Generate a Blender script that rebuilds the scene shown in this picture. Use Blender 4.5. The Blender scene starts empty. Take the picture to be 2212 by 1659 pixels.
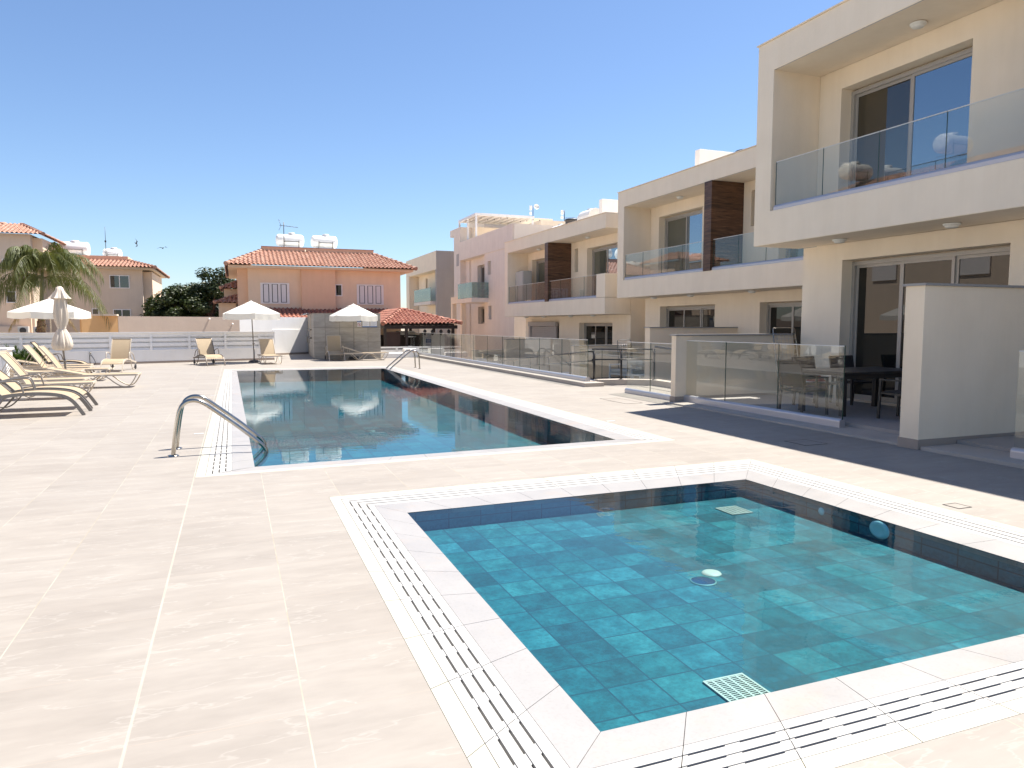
import bpy, bmesh, math, random
from mathutils import Vector, Matrix
from mathutils.geometry import tessellate_polygon
random.seed(7)
S = bpy.context.scene
COL = S.collection
R = math.radians

# ------------------------------------------------------------------ camera
cam = bpy.data.cameras.new('camera')
cam.lens = 1548.0 / 2212.0 * 36.0
cam.sensor_width = 36.0
cam.clip_start = 0.05
cam.clip_end = 6000
co = bpy.data.objects.new('camera', cam)
COL.objects.link(co)
co.location = (0, 0, 1.6)
co.rotation_euler = (R(90 - 4.75), 0, R(-21.2))
S.camera = co

# ------------------------------------------------------------------ light
SUN_EL, SUN_AZ = R(63.3), R(15)          # azimuth measured from +x towards +y
sd = Vector((math.cos(SUN_EL) * math.cos(SUN_AZ), math.cos(SUN_EL) * math.sin(SUN_AZ), math.sin(SUN_EL)))
sun = bpy.data.lights.new('sun', 'SUN')
sun.energy = 5.0
sun.angle = R(0.53)
sun.color = (1.0, 0.945, 0.86)
so = bpy.data.objects.new('sun', sun)
COL.objects.link(so)
so.rotation_euler = sd.to_track_quat('Z', 'Y').to_euler()
W = bpy.data.worlds.new('World')
S.world = W
W.use_nodes = True
wn, wl = W.node_tree.nodes, W.node_tree.links
bg = wn['Background']
sky = wn.new('ShaderNodeTexSky')
sky.sky_type = 'NISHITA'
sky.sun_disc = False
sky.sun_elevation = SUN_EL
sky.sun_rotation = R(90) - SUN_AZ
sky.altitude = 0
sky.air_density = 1.0
sky.dust_density = 0.3
sky.ozone_density = 3.0
tint = wn.new('ShaderNodeMix'); tint.data_type = 'RGBA'; tint.blend_type = 'MULTIPLY'
tint.inputs[0].default_value = 1.0; tint.inputs[7].default_value = (0.91, 0.965, 1.06, 1)
wl.new(sky.outputs[0], tint.inputs[6]); wl.new(tint.outputs[2], bg.inputs[0])
bg.inputs[1].default_value = 0.072
S.view_settings.view_transform = 'Standard'
S.view_settings.look = 'None'
S.view_settings.exposure = 1.17
S.view_settings.gamma = 1.0

# ------------------------------------------------------------------ materials
class NT:
    def __init__(s, name):
        s.m = bpy.data.materials.new(name)
        s.m.use_nodes = True
        s.t = s.m.node_tree
        s.n, s.l = s.t.nodes, s.t.links
        s.b = s.n['Principled BSDF']
        s.out = s.n['Material Output']
    def add(s, typ, **kw):
        n = s.n.new(typ)
        for k, v in kw.items():
            setattr(n, k, v)
        return n
    def put(s, sock, v):
        if hasattr(v, 'is_output') or isinstance(v, bpy.types.NodeSocket):
            s.l.new(v, sock)
        else:
            sock.default_value = v
    def math(s, op, a, b=0.0, c=None):
        n = s.add('ShaderNodeMath', operation=op)
        s.put(n.inputs[0], a); s.put(n.inputs[1], b)
        if c is not None: s.put(n.inputs[2], c)
        return n.outputs[0]
    def mix(s, f, a, b):
        n = s.add('ShaderNodeMix', data_type='RGBA')
        s.put(n.inputs[0], f); s.put(n.inputs[6], a); s.put(n.inputs[7], b)
        return n.outputs[2]
    def mul(s, a, b, f=1.0):
        n = s.add('ShaderNodeMix', data_type='RGBA', blend_type='MULTIPLY')
        s.put(n.inputs[0], f); s.put(n.inputs[6], a); s.put(n.inputs[7], b)
        return n.outputs[2]
    def coord(s, scale=(1, 1, 1), kind='Object'):
        tc = s.add('ShaderNodeTexCoord')
        mp = s.add('ShaderNodeMapping')
        s.l.new(tc.outputs[kind], mp.inputs[0])
        mp.inputs['Scale'].default_value = scale
        return mp.outputs[0]
    def noise(s, scale, vec=None, detail=4, rough=0.55):
        n = s.add('ShaderNodeTexNoise')
        if vec is not None: s.l.new(vec, n.inputs['Vector'])
        n.inputs['Scale'].default_value = scale
        n.inputs['Detail'].default_value = detail
        n.inputs['Roughness'].default_value = rough
        return n.outputs[0]
    def ramp(s, f, stops):
        n = s.add('ShaderNodeValToRGB')
        cr = n.color_ramp
        while len(cr.elements) < len(stops): cr.elements.new(0.5)
        for e, (p, c) in zip(cr.elements, stops):
            e.position = p
            e.color = c if len(c) == 4 else (*c, 1)
        s.put(n.inputs[0], f)
        return n.outputs[0]
    def xyz(s, vec):
        n = s.add('ShaderNodeSeparateXYZ'); s.l.new(vec, n.inputs[0])
        return n.outputs
    def comb(s, x, y, z=0.0):
        n = s.add('ShaderNodeCombineXYZ')
        s.put(n.inputs[0], x); s.put(n.inputs[1], y); s.put(n.inputs[2], z)
        return n.outputs[0]
    def white(s, vec):
        n = s.add('ShaderNodeTexWhiteNoise'); s.l.new(vec, n.inputs[0])
        return n.outputs[0]
    def base(s, v): s.put(s.b.inputs['Base Color'], v)
    def rough(s, v): s.put(s.b.inputs['Roughness'], v)
    def bump(s, h, strength=0.2, dist=0.01):
        n = s.add('ShaderNodeBump')
        n.inputs['Strength'].default_value = strength
        n.inputs['Distance'].default_value = dist
        s.l.new(h, n.inputs['Height'])
        s.l.new(n.outputs[0], s.b.inputs['Normal'])
        return n.outputs[0]

def c4(c): return (c[0], c[1], c[2], 1)

def stucco(name, col, var=0.08, bump=0.25, rough=0.9, streak=True):
    t = NT(name)
    v = t.coord()
    n1 = t.noise(1.3, v, 5)
    n2 = t.noise(90, v, 2)
    a = t.mix(t.ramp(n1, [(0.3, (0, 0, 0)), (0.7, (1, 1, 1))]), c4([x * (1 - var) for x in col]), c4([min(1, x * (1 + var * .5)) for x in col]))
    if streak:
        vs = t.coord((2.2, 2.2, 0.25))
        n3 = t.noise(1.6, vs, 5, 0.65)
        a = t.mul(a, t.ramp(n3, [(0.3, (0.965, 0.955, 0.94)), (0.6, (1, 1, 1))]))
    t.base(a); t.rough(rough)
    t.bump(t.math('ADD', n2, t.math('MULTIPLY', t.noise(7, v, 4), 2.0)), bump*1.3, 0.006)
    return t.m

def plain(name, col, rough=0.5, metal=0.0, var=0.06, scale=6, bump=0.0):
    t = NT(name)
    n = t.noise(scale, t.coord(), 4)
    t.base(t.mix(n, c4([x * (1 - var) for x in col]), c4([min(1, x * (1 + var)) for x in col])))
    t.rough(t.math('MULTIPLY_ADD', n, 0.12, rough - 0.06))
    t.b.inputs['Metallic'].default_value = metal
    if bump: t.bump(t.noise(scale * 20, None, 2), bump, 0.003)
    return t.m

def tile_nodes(t, u, v, pu, pv, ou, ov, jw):
    """returns (cell vector, joint mask 0..1 where 1 = joint)"""
    fu = t.math('DIVIDE', t.math('SUBTRACT', u, ou), pu)
    fv = t.math('DIVIDE', t.math('SUBTRACT', v, ov), pv)
    cu, cv = t.math('FLOOR', fu), t.math('FLOOR', fv)
    du = t.math('MULTIPLY', t.math('ABSOLUTE', t.math('SUBTRACT', t.math('FRACT', t.math('ADD', fu, 0.5)), 0.5)), pu)
    dv = t.math('MULTIPLY', t.math('ABSOLUTE', t.math('SUBTRACT', t.math('FRACT', t.math('ADD', fv, 0.5)), 0.5)), pv)
    return t.comb(cu, cv), du, dv

def deck_mat():
    t = NT('deck_tile')
    p = t.coord()
    x, y, z = t.xyz(p)
    cell, du, dv = tile_nodes(t, x, y, 0.662, 0.655, 0.232, 2.953, 0)
    w = t.white(cell)
    off = t.math('MULTIPLY', w, 37.0)
    sv = t.comb(t.math('MULTIPLY_ADD', x, 0.9, off), t.math('MULTIPLY_ADD', y, 3.2, off), off)
    n1 = t.noise(1.5, sv, 6, 0.62)
    n2 = t.noise(5.5, sv, 5, 0.6)
    vein = t.math('ABSOLUTE', t.math('SUBTRACT', t.noise(1.15, sv, 5, 0.55), 0.5))
    base = t.ramp(n1, [(0.25, (0.252, 0.227, 0.200)), (0.5, (0.286, 0.258, 0.228)), (0.75, (0.318, 0.290, 0.257))])
    base = t.mul(base, t.ramp(n2, [(0.3, (0.955, 0.95, 0.945)), (0.7, (1.02, 1.02, 1.02))]))
    base = t.mix(t.ramp(vein, [(0.0, (0.32, 0.32, 0.32)), (0.01, (0, 0, 0))]), base, (0.40, 0.375, 0.34, 1))
    base = t.mul(base, t.ramp(w, [(0, (0.96, 0.957, 0.955)), (1, (1.03, 1.03, 1.025))]))
    # soft wear and dust blotches
    base = t.mul(base, t.ramp(t.noise(0.5, p, 4), [(0.35, (0.95, 0.94, 0.93)), (0.6, (1, 1, 1))]))
    jx = t.math('LESS_THAN', du, 0.0032)
    jy = t.math('LESS_THAN', dv, 0.0018)
    # wide cream movement joint
    wide = t.math('LESS_THAN', t.math('ABSOLUTE', t.math('ADD', x, 0.43)), 0.0065)
    base = t.mix(t.math('MULTIPLY', jy, 0.6), base, (0.33, 0.27, 0.22, 1))
    jn = t.noise(2.2, p, 3)
    base = t.mix(jx, base, t.ramp(jn, [(0.42, (0.3, 0.26, 0.2)), (0.58, (0.36, 0.335, 0.28))]))
    base = t.mix(t.math('MULTIPLY', wide, 0.35), base, (0.43, 0.41, 0.34, 1))
    t.base(base)
    t.rough(t.math('MULTIPLY_ADD', n2, 0.25, 0.5))
    t.b.inputs['Specular IOR Level'].default_value = 0.35
    h = t.math('SUBTRACT', t.math('MULTIPLY_ADD', n2, 0.5, n1), t.math('MULTIPLY', t.math('MAXIMUM', jx, jy), 1.2))
    t.bump(h, 0.25, 0.004)
    return t.m

def pool_tile_mat(name, axis, pu, pv, ou, ov, cols, rough=0.6, jw=0.0050):
    t = NT(name)
    p = t.coord()
    x, y, z = t.xyz(p)
    u, v = (x, y) if axis == 'floor' else (t.math('ADD', x, y), z)
    cell, du, dv = tile_nodes(t, u, v, pu, pv, ou, ov, 0)
    w = t.white(cell)
    cell2 = t.comb(t.math('ADD', t.xyz(cell)[0], 71.3), t.xyz(cell)[1])
    w2 = t.white(cell2)
    off = t.math('MULTIPLY', w, 53.0)
    sv = t.comb(t.math('ADD', u, off), t.math('ADD', v, off), off)
    n1 = t.noise(6.0, sv, 6, 0.65)
    n2 = t.noise(34.0, sv, 4, 0.7)
    f = t.math('ADD', t.math('MULTIPLY', w, 0.46), t.math('MULTIPLY', t.math('SUBTRACT', n1, 0.24), 1.25))
    base = t.ramp(f, cols)
    base = t.mul(base, t.ramp(n2, [(0.38, (0.62, 0.70, 0.72)), (0.58, (1.05, 1.05, 1.05))]))
    base = t.mix(t.math('MULTIPLY', w2, 0.5), base, t.mul(base, (0.9, 1.02, 0.82, 1)))
    j = t.math('MAXIMUM', t.math('LESS_THAN', du, jw), t.math('LESS_THAN', dv, jw))
    base = t.mix(j, base, (0.004, 0.03, 0.05, 1))
    t.base(base); t.rough(rough)
    return t.m

def schlick(t, f0, normal=None, extra=0.0, top=1.0):
    lw = t.add('ShaderNodeLayerWeight'); lw.inputs[0].default_value = 0.5
    if normal is not None: t.l.new(normal, lw.inputs[1])
    return t.math('ADD', t.math('MULTIPLY_ADD', t.math('POWER', lw.outputs[1], 5.0), top - f0, f0), extra)

def water_mat(name, tint, bump_scale, bump_str, stretch, ior=1.33):
    t = NT(name)
    t.n.remove(t.b)
    v = t.coord(stretch)
    n = t.math('ADD', t.noise(bump_scale, v, 3, 0.5), t.math('MULTIPLY', t.noise(bump_scale * 0.35, v, 2), 1.0))
    bp = t.add('ShaderNodeBump')
    bp.inputs['Strength'].default_value = bump_str
    bp.inputs['Distance'].default_value = 0.01
    t.l.new(n, bp.inputs['Height'])
    gl = t.add('ShaderNodeBsdfGlossy'); gl.inputs['Roughness'].default_value = 0.0
    t.l.new(bp.outputs[0], gl.inputs['Normal'])
    tr = t.add('ShaderNodeBsdfTransparent'); tr.inputs[0].default_value = c4(tint)
    mx = t.add('ShaderNodeMixShader')
    t.l.new(schlick(t, 0.02, bp.outputs[0], 0.0, 0.9), mx.inputs[0]); t.l.new(tr.outputs[0], mx.inputs[1]); t.l.new(gl.outputs[0], mx.inputs[2])
    t.l.new(mx.outputs[0], t.out.inputs[0])
    return t.m

def glass_mat(name, tint, ior=1.5, boost=0.0, haze=0.0):
    t = NT(name)
    t.n.remove(t.b)
    gl = t.add('ShaderNodeBsdfGlossy'); gl.inputs['Roughness'].default_value = 0.0
    tr = t.add('ShaderNodeBsdfTransparent'); tr.inputs[0].default_value = c4(tint)
    mx = t.add('ShaderNodeMixShader')
    f = schlick(t, 0.045, None, boost)
    t.l.new(f, mx.inputs[0]); t.l.new(tr.outputs[0], mx.inputs[1]); t.l.new(gl.outputs[0], mx.inputs[2])
    sh = mx.outputs[0]
    if haze:
        df = t.add('ShaderNodeBsdfDiffuse'); df.inputs[0].default_value = (0.7, 0.75, 0.72, 1)
        m2 = t.add('ShaderNodeMixShader')
        dust = t.noise(3.0, t.coord((1, 1, 2.5)), 5, 0.65)
        t.l.new(t.math('MULTIPLY', dust, haze * 2), m2.inputs[0])
        t.l.new(sh, m2.inputs[1]); t.l.new(df.outputs[0], m2.inputs[2])
        sh = m2.outputs[0]
    t.l.new(sh, t.out.inputs[0])
    return t.m

def pane_mat(name, col, refl, rough=0.0, ior=1.6, tint=(1, 1, 1)):
    """window glass with a blind or a dark room behind it"""
    t = NT(name)
    t.n.remove(t.b)
    gl = t.add('ShaderNodeBsdfGlossy'); gl.inputs['Roughness'].default_value = rough
    gl.inputs[0].default_value = c4(tint)
    df = t.add('ShaderNodeBsdfDiffuse')
    n = t.noise(1.2, t.coord((1, 1, 0.6)), 3)
    t.l.new(t.mix(n, c4([x * .75 for x in col]), c4([x * 1.15 for x in col])), df.inputs[0])
    mx = t.add('ShaderNodeMixShader')
    t.l.new(schlick(t, 0.06, None, refl), mx.inputs[0])
    t.l.new(df.outputs[0], mx.inputs[1]); t.l.new(gl.outputs[0], mx.inputs[2])
    t.l.new(mx.outputs[0], t.out.inputs[0])
    return t.m

def wood_mat():
    t = NT('brown_wood_panel')
    p = t.coord((1, 1, 1))
    x, y, z = t.xyz(p)
    plank = t.math('FLOOR', t.math('DIVIDE', z, 0.2))
    w = t.white(t.comb(plank, 3.0))
    sv = t.comb(t.math('MULTIPLY_ADD', w, 9.0, t.math('ADD', x, y)), t.math('MULTIPLY', z, 9.0), w)
    n = t.noise(2.4, sv, 6, 0.6)
    b = t.ramp(n, [(0.3, (0.04, 0.018, 0.009)), (0.55, (0.115, 0.055, 0.027)), (0.75, (0.22, 0.115, 0.058))])
    t.base(t.mul(b, t.ramp(w, [(0, (0.7, 0.68, 0.66)), (1, (1.15, 1.1, 1.1))])))
    t.rough(0.45)
    return t.m

def roof_tile_mat(name, a, b, c):
    t = NT(name)
    p = t.coord()
    n = t.noise(3.5, p, 3); n2 = t.noise(26, p, 4)
    t.base(t.mul(t.ramp(n, [(0.3, a), (0.5, b), (0.7, c)]), t.ramp(n2, [(0.35, (0.72, 0.7, 0.7)), (0.6, (1, 1, 1))])))
    t.rough(0.75); t.bump(n2, 0.3, 0.01)
    return t.m

def marble_mat(name, col, rust=0.3, rough=0.35, joint=0.522):
    t = NT(name)
    p = t.coord()
    x, y, z = t.xyz(p)
    sv = t.comb(t.math('MULTIPLY', x, 1.0), t.math('MULTIPLY', y, 1.0), 0.0)
    n = t.noise(2.2, sv, 6, 0.6)
    n2 = t.noise(60, p, 3)
    b = t.mix(n, c4([v * .86 for v in col]), c4([min(1, v * 1.08) for v in col]))
    b = t.mix(t.math('MULTIPLY', t.ramp(t.noise(1.7, p, 6, 0.7), [(0.55, (0, 0, 0)), (0.75, (1, 1, 1))]), rust), b, (0.42, 0.28, 0.18, 1))
    b = t.mul(b, t.ramp(n2, [(0.3, (0.93, 0.93, 0.92)), (0.5, (1, 1, 1))]))
    t.base(b); t.rough(t.math('MULTIPLY_ADD', n, 0.3, rough))
    t.bump(n2, 0.12, 0.002)
    return t.m

def leaf_mat(name, a, b, trans=0.25):
    t = NT(name)
    gi = t.add('ShaderNodeObjectInfo')
    n = t.noise(1.7, t.coord(), 3)
    n2 = t.noise(30, t.coord(), 2)
    f = t.math('ADD', t.math('MULTIPLY', n, 0.6), t.math('MULTIPLY', n2, 0.4))
    t.base(t.ramp(f, [(0.3, a), (0.7, b)]))
    t.rough(0.5)
    t.b.inputs['Specular IOR Level'].default_value = 0.35
    df = t.add('ShaderNodeBsdfTranslucent')
    df.inputs[0].default_value = (b[0] * 1.6, b[1] * 1.5, b[2] * 0.8, 1)
    mx = t.add('ShaderNodeMixShader'); mx.inputs[0].default_value = trans
    t.l.new(t.b.outputs[0], mx.inputs[1]); t.l.new(df.outputs[0], mx.inputs[2])
    t.l.new(mx.outputs[0], t.out.inputs[0])
    return t.m

def fabric(name, col, weave=900, trans=0.0):
    t = NT(name)
    n = t.noise(2.5, t.coord(), 4)
    t.base(t.mix(n, c4([v * .9 for v in col]), c4([min(1, v * 1.05) for v in col])))
    t.rough(0.85)
    t.bump(t.noise(14, t.coord(), 3), 0.25, 0.01)
    if trans:
        df = t.add('ShaderNodeBsdfTranslucent'); df.inputs[0].default_value = c4(col)
        mx = t.add('ShaderNodeMixShader'); mx.inputs[0].default_value = trans
        t.l.new(t.b.outputs[0], mx.inputs[1]); t.l.new(df.outputs[0], mx.inputs[2])
        t.l.new(mx.outputs[0], t.out.inputs[0])
    return t.m

def shower_wall_mat():
    t = NT('grey_stone_tile')
    p = t.coord()
    x, y, z = t.xyz(p)
    u = t.math('MULTIPLY_ADD', y, -0.19, x)
    cell, du, dv = tile_nodes(t, u, z, 0.655, 0.655, -2.727, 0.14, 0)
    w = t.white(cell)
    off = t.math('MULTIPLY', w, 21.0)
    n = t.noise(1.6, t.comb(t.math('ADD', u, off), t.math('MULTIPLY_ADD', z, 3.5, off), off), 6, 0.6)
    b = t.ramp(n, [(0.3, (0.27, 0.245, 0.21)), (0.7, (0.4, 0.365, 0.315))])
    b = t.mul(b, t.ramp(w, [(0, (0.93, 0.93, 0.93)), (1, (1.05, 1.05, 1.05))]))
    j = t.math('MAXIMUM', t.math('LESS_THAN', du, 0.006), t.math('LESS_THAN', dv, 0.006))
    t.base(t.mix(j, b, (0.14, 0.12, 0.1, 1))); t.rough(0.55)
    return t.m

M = {}
M['stucco'] = stucco('white_stucco', (0.91, 0.78, 0.61), 0.04)
M['stucco_beige'] = stucco('beige_stucco', (0.86, 0.715, 0.54), 0.05)
M['stucco_pink'] = stucco('pinkish_stucco', (0.83, 0.74, 0.64), 0.05)
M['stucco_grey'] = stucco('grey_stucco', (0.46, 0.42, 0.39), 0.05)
M['white_wall'] = stucco('white_painted_wall', (0.86, 0.84, 0.81), 0.04, 0.15)
M['beige_wall'] = stucco('beige_wall', (0.64, 0.50, 0.39), 0.06)
M['pale_beige'] = stucco('pale_beige_wall', (0.68, 0.55, 0.43), 0.05)
M['salmon'] = stucco('salmon_wall', (0.74, 0.48, 0.32), 0.05)
M['salmon_light'] = stucco('light_salmon_wall', (0.80, 0.60, 0.43), 0.05)
M['orange'] = stucco('orange_wall', (0.68, 0.40, 0.18), 0.05)
M['deck'] = deck_mat()
M['patio'] = stucco('patio_tile', (0.34, 0.31, 0.29), 0.12, 0.1, 0.6, False)
M['shadow_patio'] = M['patio']
M['kerb'] = stucco('stone_kerb', (0.44, 0.39, 0.34), 0.12, 0.3, 0.75)
M['skirting'] = stucco('skirting_stone', (0.36, 0.29, 0.24), 0.12, 0.2, 0.7, False)
M['marble'] = marble_mat('white_marble', (0.305, 0.292, 0.282), 0.3, 0.3)
M['marble_cream'] = marble_mat('cream_marble', (0.42, 0.40, 0.335), 0.2, 0.5)
M['grate'] = marble_mat('grate_stone', (0.40, 0.39, 0.37), 0.12, 0.5)
M['channel'] = plain('drain_channel', (0.10, 0.09, 0.085), 0.9)
M['white_plastic'] = plain('white_plastic', (0.78, 0.78, 0.75), 0.35)
M['white_paint'] = plain('white_paint', (0.86, 0.84, 0.81), 0.45, bump=0.05)
M['steel'] = plain('polished_steel', (0.42, 0.385, 0.335), 0.16, 1.0, 0.1, 14)
M['rusty_steel'] = plain('stained_steel', (0.38, 0.31, 0.2), 0.3, 1.0, 0.35, 22)
M['alu'] = plain('aluminium', (0.52, 0.52, 0.55), 0.42, 0.6, 0.05)
M['alu_frame'] = plain('window_frame_aluminium', (0.42, 0.39, 0.35), 0.45, 0.3, 0.05)
M['black_metal'] = plain('black_metal', (0.02, 0.02, 0.022), 0.35, 0.3)
M['dark_plastic'] = plain('dark_plastic', (0.025, 0.025, 0.03), 0.5)
M['dark_metal'] = plain('dark_grey_metal', (0.05, 0.048, 0.048), 0.4, 0.4)
M['sling'] = fabric('beige_sling', (0.50, 0.395, 0.265), trans=0.3)
M['dark_sling'] = fabric('dark_sling', (0.035, 0.033, 0.033))
M['cream_metal'] = plain('cream_metal', (0.52, 0.45, 0.36), 0.4)
M['beige_plastic'] = plain('beige_plastic', (0.62, 0.51, 0.36), 0.45)
M['grey_frame'] = plain('grey_metal_frame', (0.22, 0.20, 0.18), 0.4, 0.4)
M['brown_frame'] = plain('brown_metal_frame', (0.13, 0.105, 0.085), 0.4, 0.4)
M['canvas'] = fabric('white_canvas', (0.82, 0.80, 0.74), trans=0.35)
M['cream_canvas'] = fabric('cream_canvas', (0.72, 0.64, 0.54), trans=0.2)
M['wood'] = wood_mat()
M['dark_wood'] = plain('dark_brown_wood', (0.022, 0.010, 0.006), 0.55)
M['maroon_wood'] = plain('maroon_wood', (0.045, 0.012, 0.006), 0.5)
M['roof_tile'] = roof_tile_mat('terracotta_tile', (0.34, 0.16, 0.105), (0.45, 0.235, 0.16), (0.54, 0.335, 0.25))
M['roof_red'] = roof_tile_mat('red_clay_tile', (0.30, 0.10, 0.065), (0.41, 0.165, 0.11), (0.50, 0.25, 0.175))
M['roof_under'] = plain('roof_underlay', (0.09, 0.025, 0.015), 0.9)
M['glass'] = glass_mat('clear_glass', (0.945, 0.96, 0.945), 1.36, 0.015, 0.006)
M['glass_edge'] = plain('glass_edge', (0.02, 0.06, 0.045), 0.2)
M['glass_top'] = plain('glass_rim', (0.66, 0.63, 0.58), 0.35)
M['green_glass'] = glass_mat('green_glass', (0.45, 0.62, 0.56), 1.5, 0.06, 0.18)
M['pane'] = pane_mat('dark_window_pane', (0.012, 0.012, 0.010), 0.0)
M['pane_blind'] = pane_mat('blind_behind_pane', (0.11, 0.115, 0.09), 0.04)
M['pane_brown'] = pane_mat('brown_blind_pane', (0.028, 0.022, 0.011), 0.05)
M['pane_blue'] = pane_mat('blue_mirror_pane', (0.02, 0.04, 0.06), 0.42, 0.0, 1.6, (0.62, 0.70, 0.78))
M['shutter'] = plain('white_shutter', (0.82, 0.77, 0.74), 0.5)
M['gap_shade'] = plain('gap_shade', (0.05, 0.045, 0.045), 0.8)  # dark colour stands for the shade between shutter slats
M['roller'] = plain('roller_shutter', (0.36, 0.33, 0.31), 0.5)
M['shower_wall'] = shower_wall_mat()
M['tank'] = plain('white_tank', (0.82, 0.81, 0.76), 0.45)
M['ac'] = plain('ac_casing', (0.5, 0.48, 0.44), 0.5)
M['sign_white'] = plain('sign_white', (0.62, 0.64, 0.70), 0.4)
M['fitting'] = plain('pool_fitting', (0.60, 0.40, 0.33), 0.5)
M['fitting_dim'] = plain('dark_pool_fitting', (0.14, 0.20, 0.19), 0.5)  # darker than the other fittings, so it shows less
M['drain_navy'] = plain('drain_navy', (0.01, 0.03, 0.075), 0.4)
M['sign_blue'] = plain('sign_blue', (0.02, 0.09, 0.28), 0.4)
M['sign_red'] = plain('sign_red', (0.25, 0.02, 0.02), 0.4)
M['sign_ink'] = plain('sign_ink', (0.16, 0.19, 0.26), 0.5)
M['bark'] = plain('palm_bark', (0.12, 0.065, 0.04), 0.9, 0, 0.5, 12, 0.6)
M['crownshaft'] = plain('palm_green_stem', (0.15, 0.15, 0.06), 0.6)
M['palm_leaf'] = leaf_mat('palm_leaf', (0.02, 0.035, 0.008), (0.17, 0.19, 0.065), 0.22)
M['palm_dry'] = leaf_mat('dry_palm_leaf', (0.22, 0.15, 0.06), (0.34, 0.25, 0.11), 0.3)
M['tree_leaf'] = leaf_mat('dark_tree_leaf', (0.004, 0.007, 0.002), (0.05, 0.072, 0.010), 0.1)
M['juniper'] = leaf_mat('juniper_leaf', (0.012, 0.035, 0.008), (0.07, 0.12, 0.025), 0.2)
M['yucca'] = leaf_mat('yucca_leaf', (0.12, 0.14, 0.04), (0.35, 0.33, 0.16), 0.3)
M['blue_bin'] = plain('blue_plastic', (0.03, 0.035, 0.11), 0.4)
M['red_cloth'] = fabric('red_cloth', (0.25, 0.05, 0.04))
M['yellow'] = plain('yellow_handle', (0.55, 0.36, 0.03), 0.4)
M['cushion'] = fabric('white_cushion', (0.72, 0.68, 0.60))
M['bird'] = plain('bird_feather', (0.02, 0.02, 0.022), 0.7)
M['ground'] = stucco('dry_ground', (0.33, 0.28, 0.21), 0.2, 0.3, 0.95, False)
M['kid_floor'] = pool_tile_mat('teal_stone_tile', 'floor', 0.254, 0.254, 0.093, 0.078,
    [(0.0, (0.0008, 0.021, 0.033)), (0.35, (0.0015, 0.046, 0.068)), (0.62, (0.004, 0.085, 0.112)), (0.95, (0.03, 0.155, 0.185))])
M['kid_wall'] = pool_tile_mat('teal_wall_tile', 'wall', 0.30, 0.30, 0.058, -0.4,
    [(0.0, (0.01, 0.07, 0.10)), (0.9, (0.04, 0.2, 0.25))])
M['big_floor'] = pool_tile_mat('teal_pool_tile', 'floor', 0.33, 0.36, 0.13, 8.5,
    [(0.0, (0.004, 0.045, 0.060)), (0.4, (0.008, 0.080, 0.098)), (0.9, (0.025, 0.145, 0.16))], jw=0.008)
M['big_wall'] = pool_tile_mat('teal_pool_wall_tile', 'wall', 0.33, 0.2, 0.13, -0.4,
    [(0.0, (0.01, 0.06, 0.075)), (0.9, (0.035, 0.15, 0.18))])
M['kid_water'] = water_mat('wading_pool_water', (0.62, 0.93, 0.97), 7.0, 0.10, (1, 1, 1))
M['big_water'] = water_mat('swimming_pool_water', (0.48, 0.86, 0.94), 5.0, 0.06, (0.8, 1.9, 1))

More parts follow.
